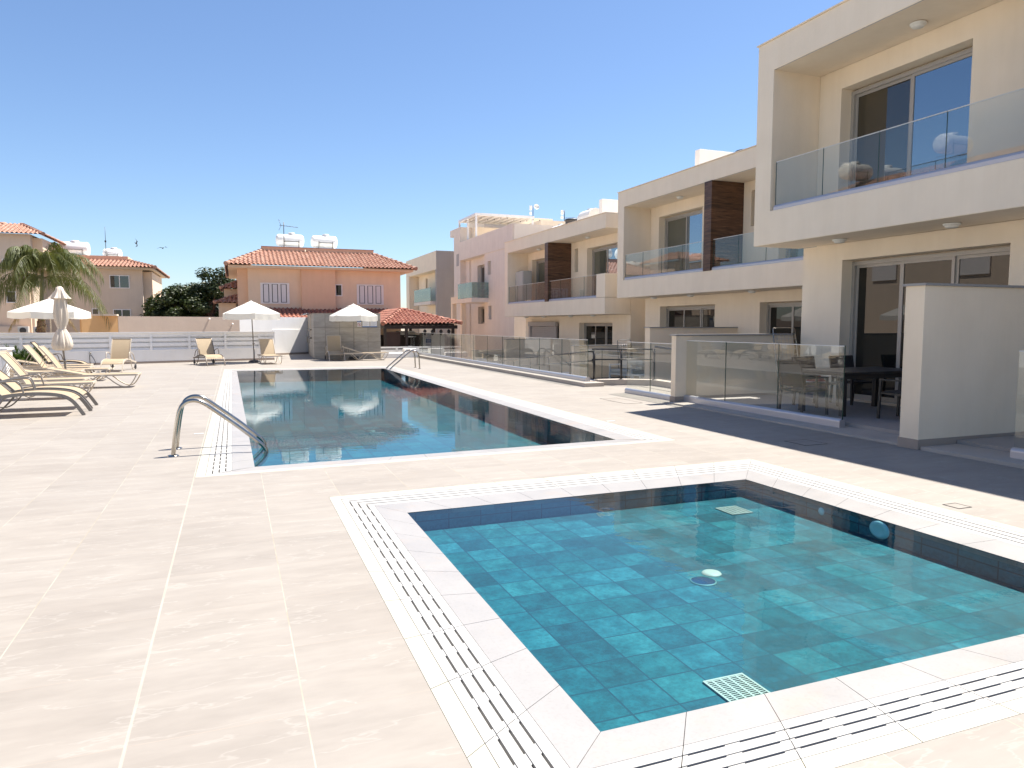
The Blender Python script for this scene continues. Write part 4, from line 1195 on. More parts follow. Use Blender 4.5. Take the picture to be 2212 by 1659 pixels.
# ------------------------------------------------------------------ boundary walls at the back left
FX0, FY0, FX1, FY1 = -9.6, 31.1, 1.75, 34.35
def fy(x): return FY0 + (x-FX0)*(FY1-FY0)/(FX1-FX0)
fn = thing('boundary_fence', 'long white boundary wall topped with horizontal boards behind the loungers', 'fence', (-3, fy(-3), 0))
def fseg(mb, x0, x1, z0, z1, d0, d1):
    mb.hexa([(x0, fy(x0)+d0, z0), (x1, fy(x1)+d0, z0), (x1, fy(x1)+d1, z0), (x0, fy(x0)+d1, z0)],
            [(x0, fy(x0)+d0, z1), (x1, fy(x1)+d0, z1), (x1, fy(x1)+d1, z1), (x0, fy(x0)+d1, z1)])
m = MB(); fseg(m, FX0, FX1, 0, .54, 0, .2); m.build('plinth', 'white_wall', fn)
m = MB(); fseg(m, FX0, FX1, .0, .085, -.012, .0); m.build('skirting', 'skirting', fn)
m = MB(); fseg(m, FX0, FX1, 1.245, 1.285, -.03, .23); fseg(m, FX0, FX1, .54, .56, -.01, .21); m.build('top_rail', 'white_paint', fn)
m = MB()
for (a, b) in ((.56, .63), (.70, .84), (.90, 1.02), (1.09, 1.245)): fseg(m, FX0, FX1, a, b, .04, .07)
fseg(m, FX0, FX1, .56, 1.24, .11, .125)
m.build('board', 'white_paint', fn)
x = -8.9
while x < 1.7:
    m = MB(); fseg(m, x, x+.09, .56, 1.244, -.005, .128); m.build('post', 'white_paint', fn)
    x += 1.42
# slanting walls behind, catching a little grazing sun
tw = thing('boundary_wall', 'white wall between the beige wall and the grey shower block', 'wall', (2, 39, 0))
def seg2(p, q, z0, z1, th=.22):
    d = (Vector((*q, 0)) - Vector((*p, 0))).normalized(); n = Vector((-d.y, d.x, 0))*th
    return MB().hexa([(*p, z0), (*q, z0), (q[0]+n.x, q[1]+n.y, z0), (p[0]+n.x, p[1]+n.y, z0)], [(*p, z1), (*q, z1), (q[0]+n.x, q[1]+n.y, z1), (p[0]+n.x, p[1]+n.y, z1)])
seg2((.30, 38.0), (4.6, 41.4), 0, 1.985).build('wall_body', 'white_wall', tw)
seg2((1.9, 39.25), (4.6, 41.385), 0, 1.32, -.03).build('lower_band', 'white_wall', tw)
seg2((1.9, 39.2), (4.6, 41.335), 0, .10, -.02).build('skirting', 'skirting', tw)
pw = thing('boundary_wall', 'plain pinkish beige wall behind the white boarded fence', 'wall', (-3, 37, 0))
seg2((-4.69, 35.6), (.30, 37.99), -.5, 1.96).build('wall_body', 'beige_wall', pw)
for x in (-1.05, -.02):
    MB().lathe([(0, .05), (.03, .04), (.05, 0), (.03, -.04), (0, -.05)], (x, 35.6+(x+4.69)*.479-.05, 1.86 if x < -.5 else 1.62), 10).build('plaster_patch', 'white_paint', pw)
ow = thing('boundary_wall', 'orange wall section with pale cap left of the beige wall', 'wall', (-5.3, 35.5, 0))
seg2((-5.99, 35.0), (-4.70, 35.59), -.5, 1.97).build('wall_body', 'orange', ow)
MB().box(-6.1, -4.68, 35.2, 35.75, 1.971, 2.045).build('cap', 'pale_beige', ow)
bw = thing('boundary_wall', 'beige garden wall left of the orange section behind the palm', 'wall', (-8, 38, 0))
MB().box(-12, -6.41, 38.0, 38.2, -.5, 1.24).build('wall_body', 'beige_wall', bw)
gb = thing('orange_wall', 'short orange wall end at the left edge beside the yucca', 'wall', (-8.6, 33.8, 0))
MB().box(-10.5, -8.0, 33.9, 34.1, 0, 1.24).build('wall_body', 'orange', gb)

# ------------------------------------------------------------------ house behind the palm
k = 1.391
lh = thing('house', 'beige two-storey house with terracotta roof behind the palm', 'house', (-9, 66, -1))
Z = lambda z: 1.6 + (z-1.6)*k
m = MB(); m.box(-13.4, -6.6, 64, 74, -1, Z(4.78)); m.build('wall', 'pale_beige', lh)
m = MB(); m.box(-6.6, -5.95, 64.6, 73, -1, Z(4.62)); m.build('wall_bay', 'salmon_light', lh)
m = MB(); m.box(-13.6, -5.75, 63.3, 75, Z(4.70), Z(4.80)); m.build('eave_board', 'pale_beige', lh)
hip_roof(lh, -13.8, -5.55, 63.0, 76, Z(4.80), -13.0, -7.9, 66.2, 74, Z(5.32), tw=.27, cr=.13)
MB().box(-13.0, -7.8, 66.1, 74.2, Z(5.33), Z(5.55)).build('roof_parapet', 'salmon', lh)
MB().box(-12.95, -7.85, 66.15, 74.15, Z(5.55)+.002, Z(5.55)+.012).build('roof_bounce_plate', 'white_wall', lh)  # same kind of white bounce plate, added under these tanks
window_y(lh, -8.9, -7.5, Z(3.63), Z(4.37), 63.99, 2, 'pane_brown'); window_y(lh, -8.75, -7.5, Z(1.3), Z(2.46), 63.99, 2)
window_y(lh, -10.2, -9.7, Z(1.5), Z(2.5), 63.99, 1); window_y(lh, -6.46, -6.2, Z(2.66), Z(3.06), 64.59, 1)
water_tank(-9.7, -8.3, 67, Z(5.72), .42, 'small white water tank beside the mast on the beige house')
water_tank(-12.9, -10.6, 67, Z(5.95), .55, 'big white water tank half hidden by the palm fronds')
mt = thing('radio_mast', 'thin tall mast on the roof of the beige house', 'mast', (-9.4, 66.5, Z(5.5)), 'rooftop aerials')
MB().tube([(-9.4, 66.5, Z(5.5)), (-9.4, 66.5, Z(7.25))], [.03, .012], 6).build('mast', 'dark_metal', mt)
MB().box(-9.46, -9.34, 66.4, 66.5, Z(6.35), Z(6.45)).build('box', 'dark_metal', mt)

kt = 60/44.0
twr = thing('house', 'tall beige tower house with small pyramid roof at the left edge', 'house', (-16, 64, -1))
ZT = lambda z: 1.6 + (z-1.6)*kt
m = MB(); m.box(-17.5, -13.15, 60, 68, -1, ZT(6.25)); m.build('wall', 'pale_beige', twr)
m = MB(); m.box(-13.15, -12.55, 60.6, 67, ZT(4.5), ZT(6.1)); m.box(-17.4, -13.3, 59.7, 60, ZT(1.0), ZT(4.4)); m.build('wall_bay', 'salmon_light', twr)
m = MB(); m.box(-16.4, -13.4, 59.2, 59.9, -1, ZT(1.5)); m.build('porch_wall', 'beige_wall', twr)
hip_roof(twr, -18.0, -12.2, 59.3, 67, ZT(6.22), -15.2, -14.2, 62.5, 63.5, ZT(6.95), faces='FLR', tw=.27, cr=.12)
window_y(twr, -14.9, -14.4, ZT(4.4), ZT(4.95), 59.99, 1); window_y(twr, -14.7, -14.1, ZT(2.7), ZT(3.3), 59.69, 1)
for i, (x, lab) in enumerate(((-13.2, 'left air conditioner unit on the wall behind the far parasol'), (-12.3, 'right air conditioner unit behind the far parasol'))):
    a = thing('air_conditioner', lab, 'air conditioner', (x, 57, .9), 'outdoor air conditioner units')
    MB().box(x-.3, x+.3, 57.0, 57.35, .95, 1.45).build('casing', 'ac', a, .02)
    MB().lathe([(0, .01), (.18, .01), (.2, 0)], (0, 0, 0), 20).xf(Matrix.Translation((x, 56.99, 1.2)) @ Matrix.Rotation(R(90), 4, 'X')).build('fan_grille', 'dark_metal', a)

# aerials on the roofs beyond the pergola
def panel_antenna(x, y, z, h, lab):
    r = thing('antenna', lab, 'aerial', (x, y, z), 'rooftop aerials')
    MB().tube([(x, y, z), (x, y, z+h)], .03, 8).build('mast', 'dark_metal', r)
    m = MB(); m.box(x-.3, x-.12, y-.1, y+.05, z+h*.72, z+h); m.box(x-.3, x-.14, y-.1, y+.05, z+h*.42, z+h*.62)
    m.build('panel', 'tank', r)
    return r
ra = panel_antenna(23.6, 56, 10.15, 1.3, 'twin panel antenna on the block behind the roof pergola, left one')
MB().lathe([(0, 0), (.18, .02), (.24, .08)], (0, 0, 0), 16).xf(Matrix.Translation((23.85, 55.9, 11.35)) @ Matrix.Rotation(R(70), 4, 'X')).build('dish', 'tank', ra)
rb = panel_antenna(24.6, 52, 9.4, 1.15, 'antenna with a long thin yagi boom right of the roof pergola')
m = MB(); m.tube([(24.5, 52, 9.95), (26.2, 51.6, 10.05)], .015, 6)
for k_ in range(6): m.tube([(24.7+k_*.28, 51.75-.07*k_, 9.97), (24.7+k_*.28, 52.1-.07*k_, 9.97)], .008, 4)
m.build('boom', 'dark_metal', rb)

# ------------------------------------------------------------------ west side of the garden (seen mirrored in the balcony glass)
wh = thing('house', 'cream house with red tiled roof and water tanks mirrored in the balcony glass', 'house', (-20, 24, -1))
MB().box(-27, -15.5, 12, 44, -1, 8.6).build('wall', 'pale_beige', wh)
MB().box(-15.5, -14.9, 22, 25, -1, 8.5).build('wall_bay', 'salmon_light', wh)
hip_roof(wh, -28, -14.6, 11, 45, 8.65, -21.4, -20.0, 18, 38, 11.3, faces='RF')
for yy in (15.5, 20.0, 28.5, 34.5, 40.0):
    m = MB(); m.box(-15.5, -15.4, yy-.9, yy+.9, 4.4, 6.6); m.build('window', 'shutter', wh)
for (yy, zz, lab) in ((17.5, 11.2, 'water tank at the near end of the mirrored house roof'), (24.5, 12.0, 'second water tank on the mirrored house roof'), (30.5, 12.0, 'third water tank on the mirrored house roof'), (37.5, 11.8, 'farthest water tank on the mirrored house roof')):
    water_tank(-19.9, -17.7, yy, zz, .55, lab)
we = thing('boundary_wall', 'white garden wall along the western edge of the deck outside the picture', 'wall', (-10.5, 12, 0))
MB().box(-10.7, -10.4, -10, 30.9, 0, 1.1).build('wall_body', 'white_wall', we)

# ================================================================== FURNITURE
def umbrella(x, y, h, w, rot, label, base='disc', pole='grey_frame', canvas='canvas', lean=0.0):
    r = thing('parasol', label, 'parasol', (0, 0, 0), 'white canvas parasols')
    ze = h - .52
    n = 4 if base == 'box4' else 6
    nn = 6
    MB().tube([(0, 0, .03), (lean*.5, 0, h*.5), (lean, 0, h-.06)], .022, 12).build('pole', pole, r)
    j = MB(); j.tube([(0, 0, .03), (0, 0, .55)], .03, 12); j.tube([(lean*.3, 0, .76), (lean*.3, 0, .82)], .034, 12); j.tube([(lean*.3, 0, .79), (lean*.3+.07, 0, .79)], .014, 8)
    j.build('pole_collar', pole, r)
    Rr = w/2
    def rim(a, rr, z): return Vector((lean + rr*math.cos(a), rr*math.sin(a), z))
    c = MB(); v = MB(); ribs = MB()
    K = 6
    for i in range(nn):
        a0, a1 = rot + 2*math.pi*i/nn, rot + 2*math.pi*(i+1)/nn
        r0 = .16
        for k_ in range(6):
            f0, f1 = k_/6, (k_+1)/6
            for q in range(K):
                g0, g1 = q/K, (q+1)/K
                def pt(f, g):
                    rr = r0 + (Rr-r0)*f
                    p = rim(a0, rr, 0).lerp(rim(a1, rr, 0), g)
                    z = h - .07 - (h-.07-ze)*f**1.05 - .035*f*math.sin(math.pi*g)
                    p.z = z
                    return p
                c.quad(pt(f0, g0), pt(f0, g1), pt(f1, g1), pt(f1, g0), True)
        for q in range(10):
            g0, g1 = q/10, (q+1)/10
            def vp(g, d, m_):
                p = rim(a0, Rr, 0).lerp(rim(a1, Rr, 0), g)
                cc = Vector((lean, 0, 0)); o_ = (p-cc).normalized()
                s_ = math.sin(g*math.pi*5+i)*.012*m_
                p = p + o_*s_ ; p.z = ze - .035*math.sin(math.pi*g) - d
                return p
            v.quad(vp(g0, 0, 0), vp(g1, 0, 0), vp(g1, .12, .5), vp(g0, .12, .5), True)
            v.quad(vp(g0, .12, .5), vp(g1, .12, .5), vp(g1, .235, 1), vp(g0, .235, 1), True)
        ribs.tube([rim(a0, .05, h-.12), rim(a0, Rr-.01, ze-.015)], .009, 6)
        ribs.tube([rim(a0, .04, h-.75), rim(a0, Rr*.5, h-.33)], .008, 6)
    c.build('canopy', canvas, r); v.build('valance', canvas, r); ribs.build('ribs', pole, r)
    t = MB()
    for i in range(nn):
        a0, a1 = rot + 2*math.pi*i/nn, rot + 2*math.pi*(i+1)/nn
        t.quad(rim(a0, .02, h), rim(a1, .02, h), rim(a1, .30, h-.11), rim(a0, .30, h-.11), True)
        for q in range(3):
            t.quad(rim(a0, .30, h-.11).lerp(rim(a1, .3, h-.11), q/3), rim(a0, .30, h-.11).lerp(rim(a1, .3, h-.11), (q+1)/3), rim(a0, .31, h-.155).lerp(rim(a1, .31, h-.155), (q+.85)/3), rim(a0, .31, h-.155).lerp(rim(a1, .31, h-.155), (q+.15)/3))
    t.build('vent_cap', canvas, r)
    MB().lathe([(0, .05), (.025, .04), (.03, 0)], (lean, 0, h-.01), 10).build('finial', canvas, r)
    if base == 'disc':
        MB().lathe([(0, .12), (.05, .12), (.10, .10), (.2, .07), (.235, .03), (.235, 0)], (0, 0, 0), 28).build('base', 'dark_plastic', r)
    elif base == 'box':
        MB().hexa([(-.26, -.26, 0), (.26, -.26, 0), (.26, .26, 0), (-.26, .26, 0)], [(-.19, -.19, .15), (.19, -.19, .15), (.19, .19, .15), (-.19, .19, .15)]).build('base', 'dark_plastic', r, .015)
    r.location = (x, y, 0)
    return r
umbrella(.79, 32.2, 2.58, 2.48, R(95), 'middle open white parasol on a round black base by the boarded fence', 'disc', 'grey_frame', lean=-.06)
umbrella(5.10, 33.0, 2.52, 2.20, R(98), 'right open white parasol in front of the grey tiled block', 'box', 'grey_frame')
umbrella(-6.62, 32.6, 2.60, 2.75, R(75), 'left open white parasol under the palm', 'disc', 'cream_metal')
umbrella(-9.2, 27.6, 2.60, 2.60, R(80), 'open white parasol just outside the left edge, mirrored in the glass doors', 'disc', 'grey_frame')
# closed parasol
r = thing('parasol', 'closed cream parasol standing upright among the left loungers', 'parasol', (0, 0, 0), 'white canvas parasols')
MB().tube([(.05, 0, 0), (-.03, 0, 1.3), (-.02, 0, 2.5)], .024, 12).build('pole', 'grey_frame', r)
j = MB(); j.tube([(.05, 0, 0), (.045, 0, .30)], .034, 12); j.tube([(.02, 0, .6), (.018, 0, .7)], .034, 12); j.tube([(.04, 0, .26), (-.03, 0, .26)], .02, 8); j.build('pole_collar', 'grey_frame', r)
def folds(prof, nf, amp, seg=64, ph=0.0):
    m = MB(); n0 = 0
    for (rr, z, a) in prof:
        for k_ in range(seg):
            t = 2*math.pi*k_/seg
            q = rr*(1 + a*(.6*math.sin(nf*t+ph) + .4*math.sin((nf*2+1)*t + z*3)))
            m.v.append((-.02+q*math.cos(t), q*math.sin(t), z))
    for i in range(len(prof)-1):
        for k_ in range(seg):
            k2 = (k_+1) % seg
            m.f.append((i*seg+k_, i*seg+k2, (i+1)*seg+k2, (i+1)*seg+k_)); m.sm.append(True)
    return m
folds([(.03, 2.50, 0), (.08, 2.47, .1), (.10, 2.35, .15), (.13, 2.1, .22), (.145, 1.9, .25), (.135, 1.7, .25), (.10, 1.55, .2), (.085, 1.50, .15), (.12, 1.42, .15), (.17, 1.3, .16), (.205, 1.17, .17), (.22, 1.06, .17), (.20, .97, .15), (.15, .925, .2), (.05, .93, 0)], 8, .2).build('canopy', 'cream_canvas', r)
m = folds([(.03, 2.575, 0), (.075, 2.555, .05), (.10, 2.47, .1), (.17, 2.33, .25), (.20, 2.27, .4)], 6, .2); m.build('vent_cap', 'cream_canvas', r)
MB().lathe([(0, .03), (.05, .025), (.055, 0)], (-.02, 0, 2.56), 12).build('finial', 'cream_canvas', r)
MB().lathe([(.095, .02), (.1, .01), (.095, -.02)], (-.02, 0, 1.52), 20).build('tie_band', 'cream_canvas', r)
r.location = (-4.15, 21.7, 0)

def ribbon(m, pts, y0, y1, th=.006):
    for a, b in zip(pts, pts[1:]):
        m.quad((a[0], y0, a[1]), (a[0], y1, a[1]), (b[0], y1, b[1]), (b[0], y0, b[1]), True)
def sling_lounger(frame='grey_frame', back=50, arms=True, wheels=True, name='sun_lounger', thick=.03):
    """local: foot end at x=0, head towards -x; width along y"""
    r = thing(name, None, 'sun lounger')
    h = .40
    rail = [(0.0, 0.0), (-.10, .17), (-.2, .30), (-.36, .375), (-.7, .41), (-1.1, .39), (-1.35, .33), (-1.75, .27), (-1.98, .25)]
    rs_ = smooth([(p[0], 0, p[1]) for p in rail], 2)
    for s in (-.33, .33):
        m = MB()
        for a, b in zip(rs_, rs_[1:]): m.bar((a.x, s, a.z), (b.x, s, b.z), .032, .05 if thick < .04 else .06)
        m.build('side_rail', frame, r)
    sl = MB(); ribbon(sl, [(p.x, p.z+.012) for p in rs_ if p.x < -.14 and p.x > -1.26], -.315, .315)
    sl.build('seat_sling', 'sling', r)
    hx, hz = -1.22, .37
    L = .80; a = R(back)
    bp_ = [(hx, hz)]
    for k_ in range(1, 9):
        t = k_/8; cur = a * (1.06 - .12*t)
        bp_.append((hx - L*t*math.cos(cur), hz + L*t*math.sin(cur)))
    bs_ = MB(); ribbon(bs_, bp_, -.29, .29); bs_.build('back_sling', 'sling', r)
    m = MB()
    for s in (-.30, .30):
        for p, q in zip(bp_, bp_[1:]): m.bar((p[0], s, p[1]), (q[0], s, q[1]), .026, .03)
    m.bar((bp_[-1][0], -.3, bp_[-1][1]), (bp_[-1][0], .3, bp_[-1][1]), .028, .028)
    mid = bp_[5]
    if back > 8:
        for s in (-.24, .24): m.bar((mid[0], s, mid[1]), (-1.80, s, .27), .016, .016)
        m.bar((-1.80, -.24, .27), (-1.80, .24, .27), .016, .016)
    m.build('back_frame', frame, r)
    l = MB()
    for s in (-.33, .33):
        l.tube(smooth([(-1.15, s, .38), (-1.3, s, .18), (-1.45, s, .03), (-1.62, s, .02), (-1.82, s, .13), (-1.86, s, .26)], 2), .013, 8)
    for x, z in ((-.22, .30), (-1.18, .34), (-1.93, .25)): l.tube([(x, -.33, z), (x, .33, z)], .013, 8)
    l.build('rear_leg', frame, r)
    if arms:
        for s in (-.36, .36):
            m = MB(); m.tube(smooth([(-.88, s, .40), (-.93, s, .60), (-.98, s, .635), (-1.15, s, .63), (-1.38, s, .585), (-1.55, s, .50), (-1.66, s, .33)], 2), .014, 8)
            m.build('armrest', frame, r)
    if wheels:
        for s in (-.37, .37):
            m = MB(); m.lathe([(0, .022), (.035, .022), (.04, .012), (.085, .016), (.1, .008), (.1, -.008), (.085, -.016), (.04, -.012), (.035, -.022), (0, -.022)], (0, 0, 0), 20)
            m.xf(Matrix.Translation((-1.72, s, .1)) @ Matrix.Rotation(R(90), 4, 'X')); m.build('wheel', 'dark_plastic', r)
    return r
def plastic_lounger(back=40, name='sun_lounger', s_leg=True):
    r = thing(name, None, 'sun lounger')
    z = .33
    m = MB()
    for s in (-.30, .30): m.bar((0, s, z), (-1.98, s, z-.01), .03, .045)
    m.bar((0, -.3, z), (0, .3, z), .03, .045); m.bar((-1.98, -.3, z-.01), (-1.98, .3, z-.01), .03, .04)
    m.build('side_rail', 'cream_metal', r)
    m = MB(); ribbon(m, [(-.02, z+.02), (-.5, z+.015), (-1.0, z+.01), (-1.22, z+.02)], -.285, .285); m.build('seat_sling', 'sling', r)
    a = R(back); L = .78; hx = -1.22
    bp_ = [(hx - L*t/6*math.cos(a*(1.05-.1*t/6)), z+.02 + L*t/6*math.sin(a*(1.05-.1*t/6))) for t in range(7)]
    m = MB(); ribbon(m, bp_, -.275, .275); m.build('back_sling', 'sling', r)
    m = MB()
    for s in (-.285, .285):
        for p, q in zip(bp_, bp_[1:]): m.bar((p[0], s, p[1]), (q[0], s, q[1]), .024, .032)
    m.bar((bp_[-1][0], -.285, bp_[-1][1]), (bp_[-1][0], .285, bp_[-1][1]), .028, .03)
    if back > 8:
        for s in (-.2, .2): m.bar((bp_[4][0], s, bp_[4][1]), (-1.75, s, z), .014, .014)
    m.build('back_frame', 'cream_metal', r)
    for s in (-.31, .31):
        m = MB(); m.tube(smooth([(-.01, s, z), (-.07, s, .2), (-.18, s, .04), (-.32, s, .02), (-.5, s, .12), (-.66, s, .27), (-.8, s, z), (-.95, s, .27), (-1.08, s, .15), (-1.2, s, .03), (-1.32, s, .02), (-1.45, s, .12), (-1.6, s, .28), (-1.7, s, z)], 2), .015, 8)
        m.build('curved_leg', 'cream_metal', r)
    return r
def put(o, x, y, rz, label, group=None):
    o.location = (x, y, 0); o.rotation_euler = (0, 0, rz); o['label'] = label
    o['group'] = group or 'beige sun loungers'
    return o
LA = sling_lounger('grey_frame', 46, thick=.05)     # grey thick rails, arms, wheels
LB = plastic_lounger(58)
LB2 = plastic_lounger(12)
LC = sling_lounger('brown_frame', 60)
LD = plastic_lounger(20)
LE = sling_lounger('cream_metal', 68, wheels=True)
# left row (foot ends at the right)
put(LA, -2.50, 14.80, R(0), 'nearest beige lounger with thick grey rails at the left edge')
put(copy_tree(LA), -2.56, 15.85, R(1), 'second nearest beige lounger with thick grey rails')
put(LB, -2.90, 18.05, R(2), 'lounger with raised back just behind the two grey-railed loungers')
put(copy_tree(LB), -3.25, 19.3, R(-2), 'lounger with raised back in front of the closed parasol pole')
put(LB2, -2.30, 20.7, R(-3), 'lounger lying nearly flat that reaches farthest onto the deck past the closed parasol')
put(copy_tree(LB2), -3.9, 22.6, R(2), 'nearly flat lounger just behind the closed parasol')
put(copy_tree(LB), -4.0, 24.6, R(-2), 'raised lounger in the middle of the left row behind the closed parasol')
put(copy_tree(LB2), -4.2, 25.9, R(3), 'flat lounger half hidden behind the raised one in the left row')
put(copy_tree(LB), -3.35, 23.4, R(-1), 'lounger with raised back whose foot ends beside the lone upright lounger')
LG = put(copy_tree(LC), -4.4, 27.3, R(3), 'lounger with dark frame beside the dark green bush')
# loungers at the far end
put(copy_tree(LE), -3.86, 27.2, R(-96), 'lounger with upright back alone in front of the boarded fence, near the hose')
put(LC, -.65, 30.05, R(-73), 'lounger with brown frame and wheels left of the middle parasol')
put(copy_tree(LB), 1.50, 30.3, R(-82), 'lounger with upright back right of the middle parasol')
put(LE, 4.20, 31.95, R(-92), 'lounger with armrests and upright back in front of the grey tiled block')
put(LD, 6.47, 32.4, R(3), 'lounger seen from the side under the right parasol')

# white outdoor pieces behind the glass
def sofa(x, y, z, w, rz, label):
    r = thing('outdoor_sofa', label, 'sofa', (x, y, z), 'white patio sofas', rz)
    m = MB(); M4 = None
    def loc(mb): return mb
    def bld(mb, n, mt, bv=0):
        me_off = mb; o = MB(); o.v, o.f, o.sm = mb.v, mb.f, mb.sm
        ob = o.build(n, mt, None, bv); ob.parent = r; return ob
    a = MB(); t = .06
    for sx in (0, w-t):
        a.box(sx, sx+t, 0, t, 0, .62); a.box(sx, sx+t, .72, .78, 0, .62); a.box(sx+.001, sx+t-.001, t, .72, .56, .619)
    a.box(t, w-t, .02, .06, .22, .28); a.box(t, w-t, .72, .76, .22, .5)
    bld(a, 'frame', 'white_paint')
    bld(MB().box(t+.01, w-t-.01, .03, .74, .29, .43), 'seat_cushion', 'cushion', .03)
    bld(MB().box(t+.01, w-t-.01, .56, .70, .44, .78), 'back_cushion', 'cushion', .04)
    return r
sofa(13.1, 21.2, -.5, 1.5, R(-90), 'white framed sofa with cushions behind the short glass screen')
sofa(13.2, 23.9, -.5, 1.3, R(-80), 'white framed sofa left of the other one on the middle patio')
sofa(12.7, 34.0, -1.1, 1.5, R(-90), 'white sofa on the patio of the farthest house')
def side_table(x, y, z, w, d, h, label):
    r = thing('side_table', label, 'table', (x, y, z), 'white patio side tables')
    MB().box(x, x+w, y, y+d, z+h-.04, z+h).build('table_top', 'white_paint', r)
    for dx, dy in ((0, 0), (w-.05, 0), (0, d-.05), (w-.05, d-.05)): MB().box(x+dx, x+dx+.05, y+dy, y+dy+.05, z, z+h-.04).build('leg', 'white_paint', r)
side_table(12.55, 20.6, -.5, .5, .5, .42, 'low white square table on the middle patio beside the sofa')
side_table(12.9, 27.5, -1.1, .8, .8, .62, 'white table behind the long glass fence near the far patio')
WL = plastic_lounger(50)
for c_ in WL.children:
    c_.data.materials[0] = M['white_plastic'] if 'sling' not in c_.name else M['cushion']
put(WL, 12.2, 28.7, R(-50), 'white lounger behind the long glass fence below the roller shutter', 'white loungers behind the glass fence'); WL.location.z = -1.08
o = put(copy_tree(WL), 12.4, 33.2, R(-70), 'white lounger behind the glass fence beside the far sofa', 'white loungers behind the glass fence'); o.location.z = -1.08
o = put(copy_tree(WL), 10.9, 30.6, R(-110), 'white lounger closest to the far end of the glass fence', 'white loungers behind the glass fence'); o.location.z = -1.08

# dining set
tb = thing('dining_table', 'dark dining table behind the nearest glass screen', 'table', (10.3, 9.4, .09))
MB().box(9.25, 11.1, 8.9, 9.95, .78, .82).build('table_top', 'dark_metal', tb, .008)
m = MB(); m.box(9.32, 11.03, 8.97, 9.02, .70, .779); m.box(9.32, 11.03, 9.83, 9.88, .70, .779); m.build('apron', 'dark_metal', tb)
for x, y in ((9.28, 8.93), (11.0, 8.93), (9.28, 9.84), (11.0, 9.84)): MB().box(x, x+.08, y, y+.08, .09, .779).build('leg', 'dark_metal', tb)
def chair():
    r = thing('dining_chair', None, 'chair'); fr_ = 'dark_metal'
    for s in (-.27, .27):
        m = MB(); m.bar((-.25, s, 0), (-.23, s, .62), .035, .035); m.build('leg', fr_, r)
        m = MB(); m.bar((.28, s, 0), (.24, s, .45), .035, .035); m.bar((.24, s, .45), (.34, s, .90), .03, .03); m.build('leg', fr_, r)
        m = MB(); m.bar((-.25, s, .63), (.28, s, .63), .045, .025); m.build('armrest', fr_, r)
    m = MB()
    for s in (-.26, .26): m.bar((-.25, s, .42), (.25, s, .40), .03, .03)
    m.bar((-.25, -.26, .42), (-.25, .26, .42), .03, .03); m.bar((.25, -.26, .40), (.25, .26, .40), .03, .03); m.bar((.34, -.27, .89), (.34, .27, .89), .03, .03)
    m.build('seat_frame', fr_, r)
    m = MB(); ribbon(m, [(-.24, .44), (0, .43), (.24, .42)], -.25, .25); m.build('seat', 'dark_sling', r)
    m = MB(); ribbon(m, [(.25, .47), (.29, .66), (.335, .88)], -.255, .255); m.build('backrest', 'dark_sling', r)
    return r
ch = chair()
def putc(o, x, y, rz, lab):
    o.location = (x, y, .09); o.rotation_euler = (0, 0, rz); o['label'] = lab; o['group'] = 'dark dining chairs'
putc(ch, 9.95, 8.35, R(-80), 'dark mesh chair on the open side of the dining table beside the tall wall')
putc(copy_tree(ch), 10.1, 10.35, R(95), 'dark chair on the far side of the dining table, seen through glass')
putc(copy_tree(ch), 9.0, 9.5, R(178), 'dark chair at the table end next to the glass screen')
putc(copy_tree(ch), 11.05, 10.4, R(88), 'dark chair nearest the sliding door at the dining table')

# drying racks
def rack(x, y, z, rz, w, h, label, lean=.12, mat='steel'):
    r = thing('drying_rack', label, 'drying rack', (x, y, z), 'folded drying racks')
    m = MB()
    def p(u, v, o=0.0): return (x + u*math.cos(rz), y + u*math.sin(rz) + lean*v/h + o, z+v)
    m.tube(smooth([p(0, 0), p(0, h-.04), p(.04, h), p(w-.04, h), p(w, h-.04), p(w, 0)], 1), .011, 8)
    m.tube([p(.03, 0, .05), p(.03, h-.12, .03), p(w-.03, h-.12, .03), p(w-.03, 0, .05)], .009, 8)
    m.build('frame', mat, r)
    m = MB()
    for k_ in range(12): m.tube([p(.0, .12+k_*(h-.25)/11), p(w, .12+k_*(h-.25)/11)], .0035, 5)
    for k_ in range(1, 6): m.tube([p(w*k_/6, .12), p(w*k_/6, h-.13)], .0028, 5)
    m.build('wires', 'alu', r)
    m = MB(); m.tube([p(0, h*.52, -.02), p(w, h*.52, -.02)], .012, 8); m.tube([p(0, .28, -.02), p(w, .28, -.02)], .009, 8); m.build('cross_bar', mat, r)
rack(10.72, 12.0, .09, R(4), .64, 1.44, 'folded wire drying rack leaning on the low white wall of the nearest patio', .28)
rack(14.0, 24.5, -.5, R(0), .62, 1.5, 'folded drying rack with dark frame on the middle patio', .2, 'dark_metal')
# broom and mop
br = thing('broom', 'yellow handled broom with black head up against the house corner', 'broom', (11.6, 12.28, .09))
MB().tube([(11.78, 12.1, .09), (11.72, 12.3, 1.66)], .012, 8).build('handle', 'yellow', br)
MB().box(11.68, 11.76, 12.28, 12.33, 1.66, 1.88).build('head', 'dark_plastic', br)
mp_ = thing('mop', 'grey handled mop beside the yellow broom', 'mop', (11.9, 12.25, .09))
MB().tube([(11.92, 12.05, .09), (11.78, 12.3, 1.6)], .011, 8).build('handle', 'alu', mp_)
MB().lathe([(0, .1), (.05, .06), (.08, 0)], (11.92, 12.05, .09), 12).build('mop_head', 'cushion', mp_)
bk = thing('laundry_basket', 'blue plastic basket with red cloth under the drying rack', 'basket', (11.3, 11.7, .09))
MB().hexa([(11.1, 11.45, .09), (11.55, 11.45, .09), (11.55, 11.75, .09), (11.1, 11.75, .09)], [(11.05, 11.4, .40), (11.6, 11.4, .40), (11.6, 11.8, .40), (11.05, 11.8, .40)]).build('tub', 'blue_bin', bk, .01)
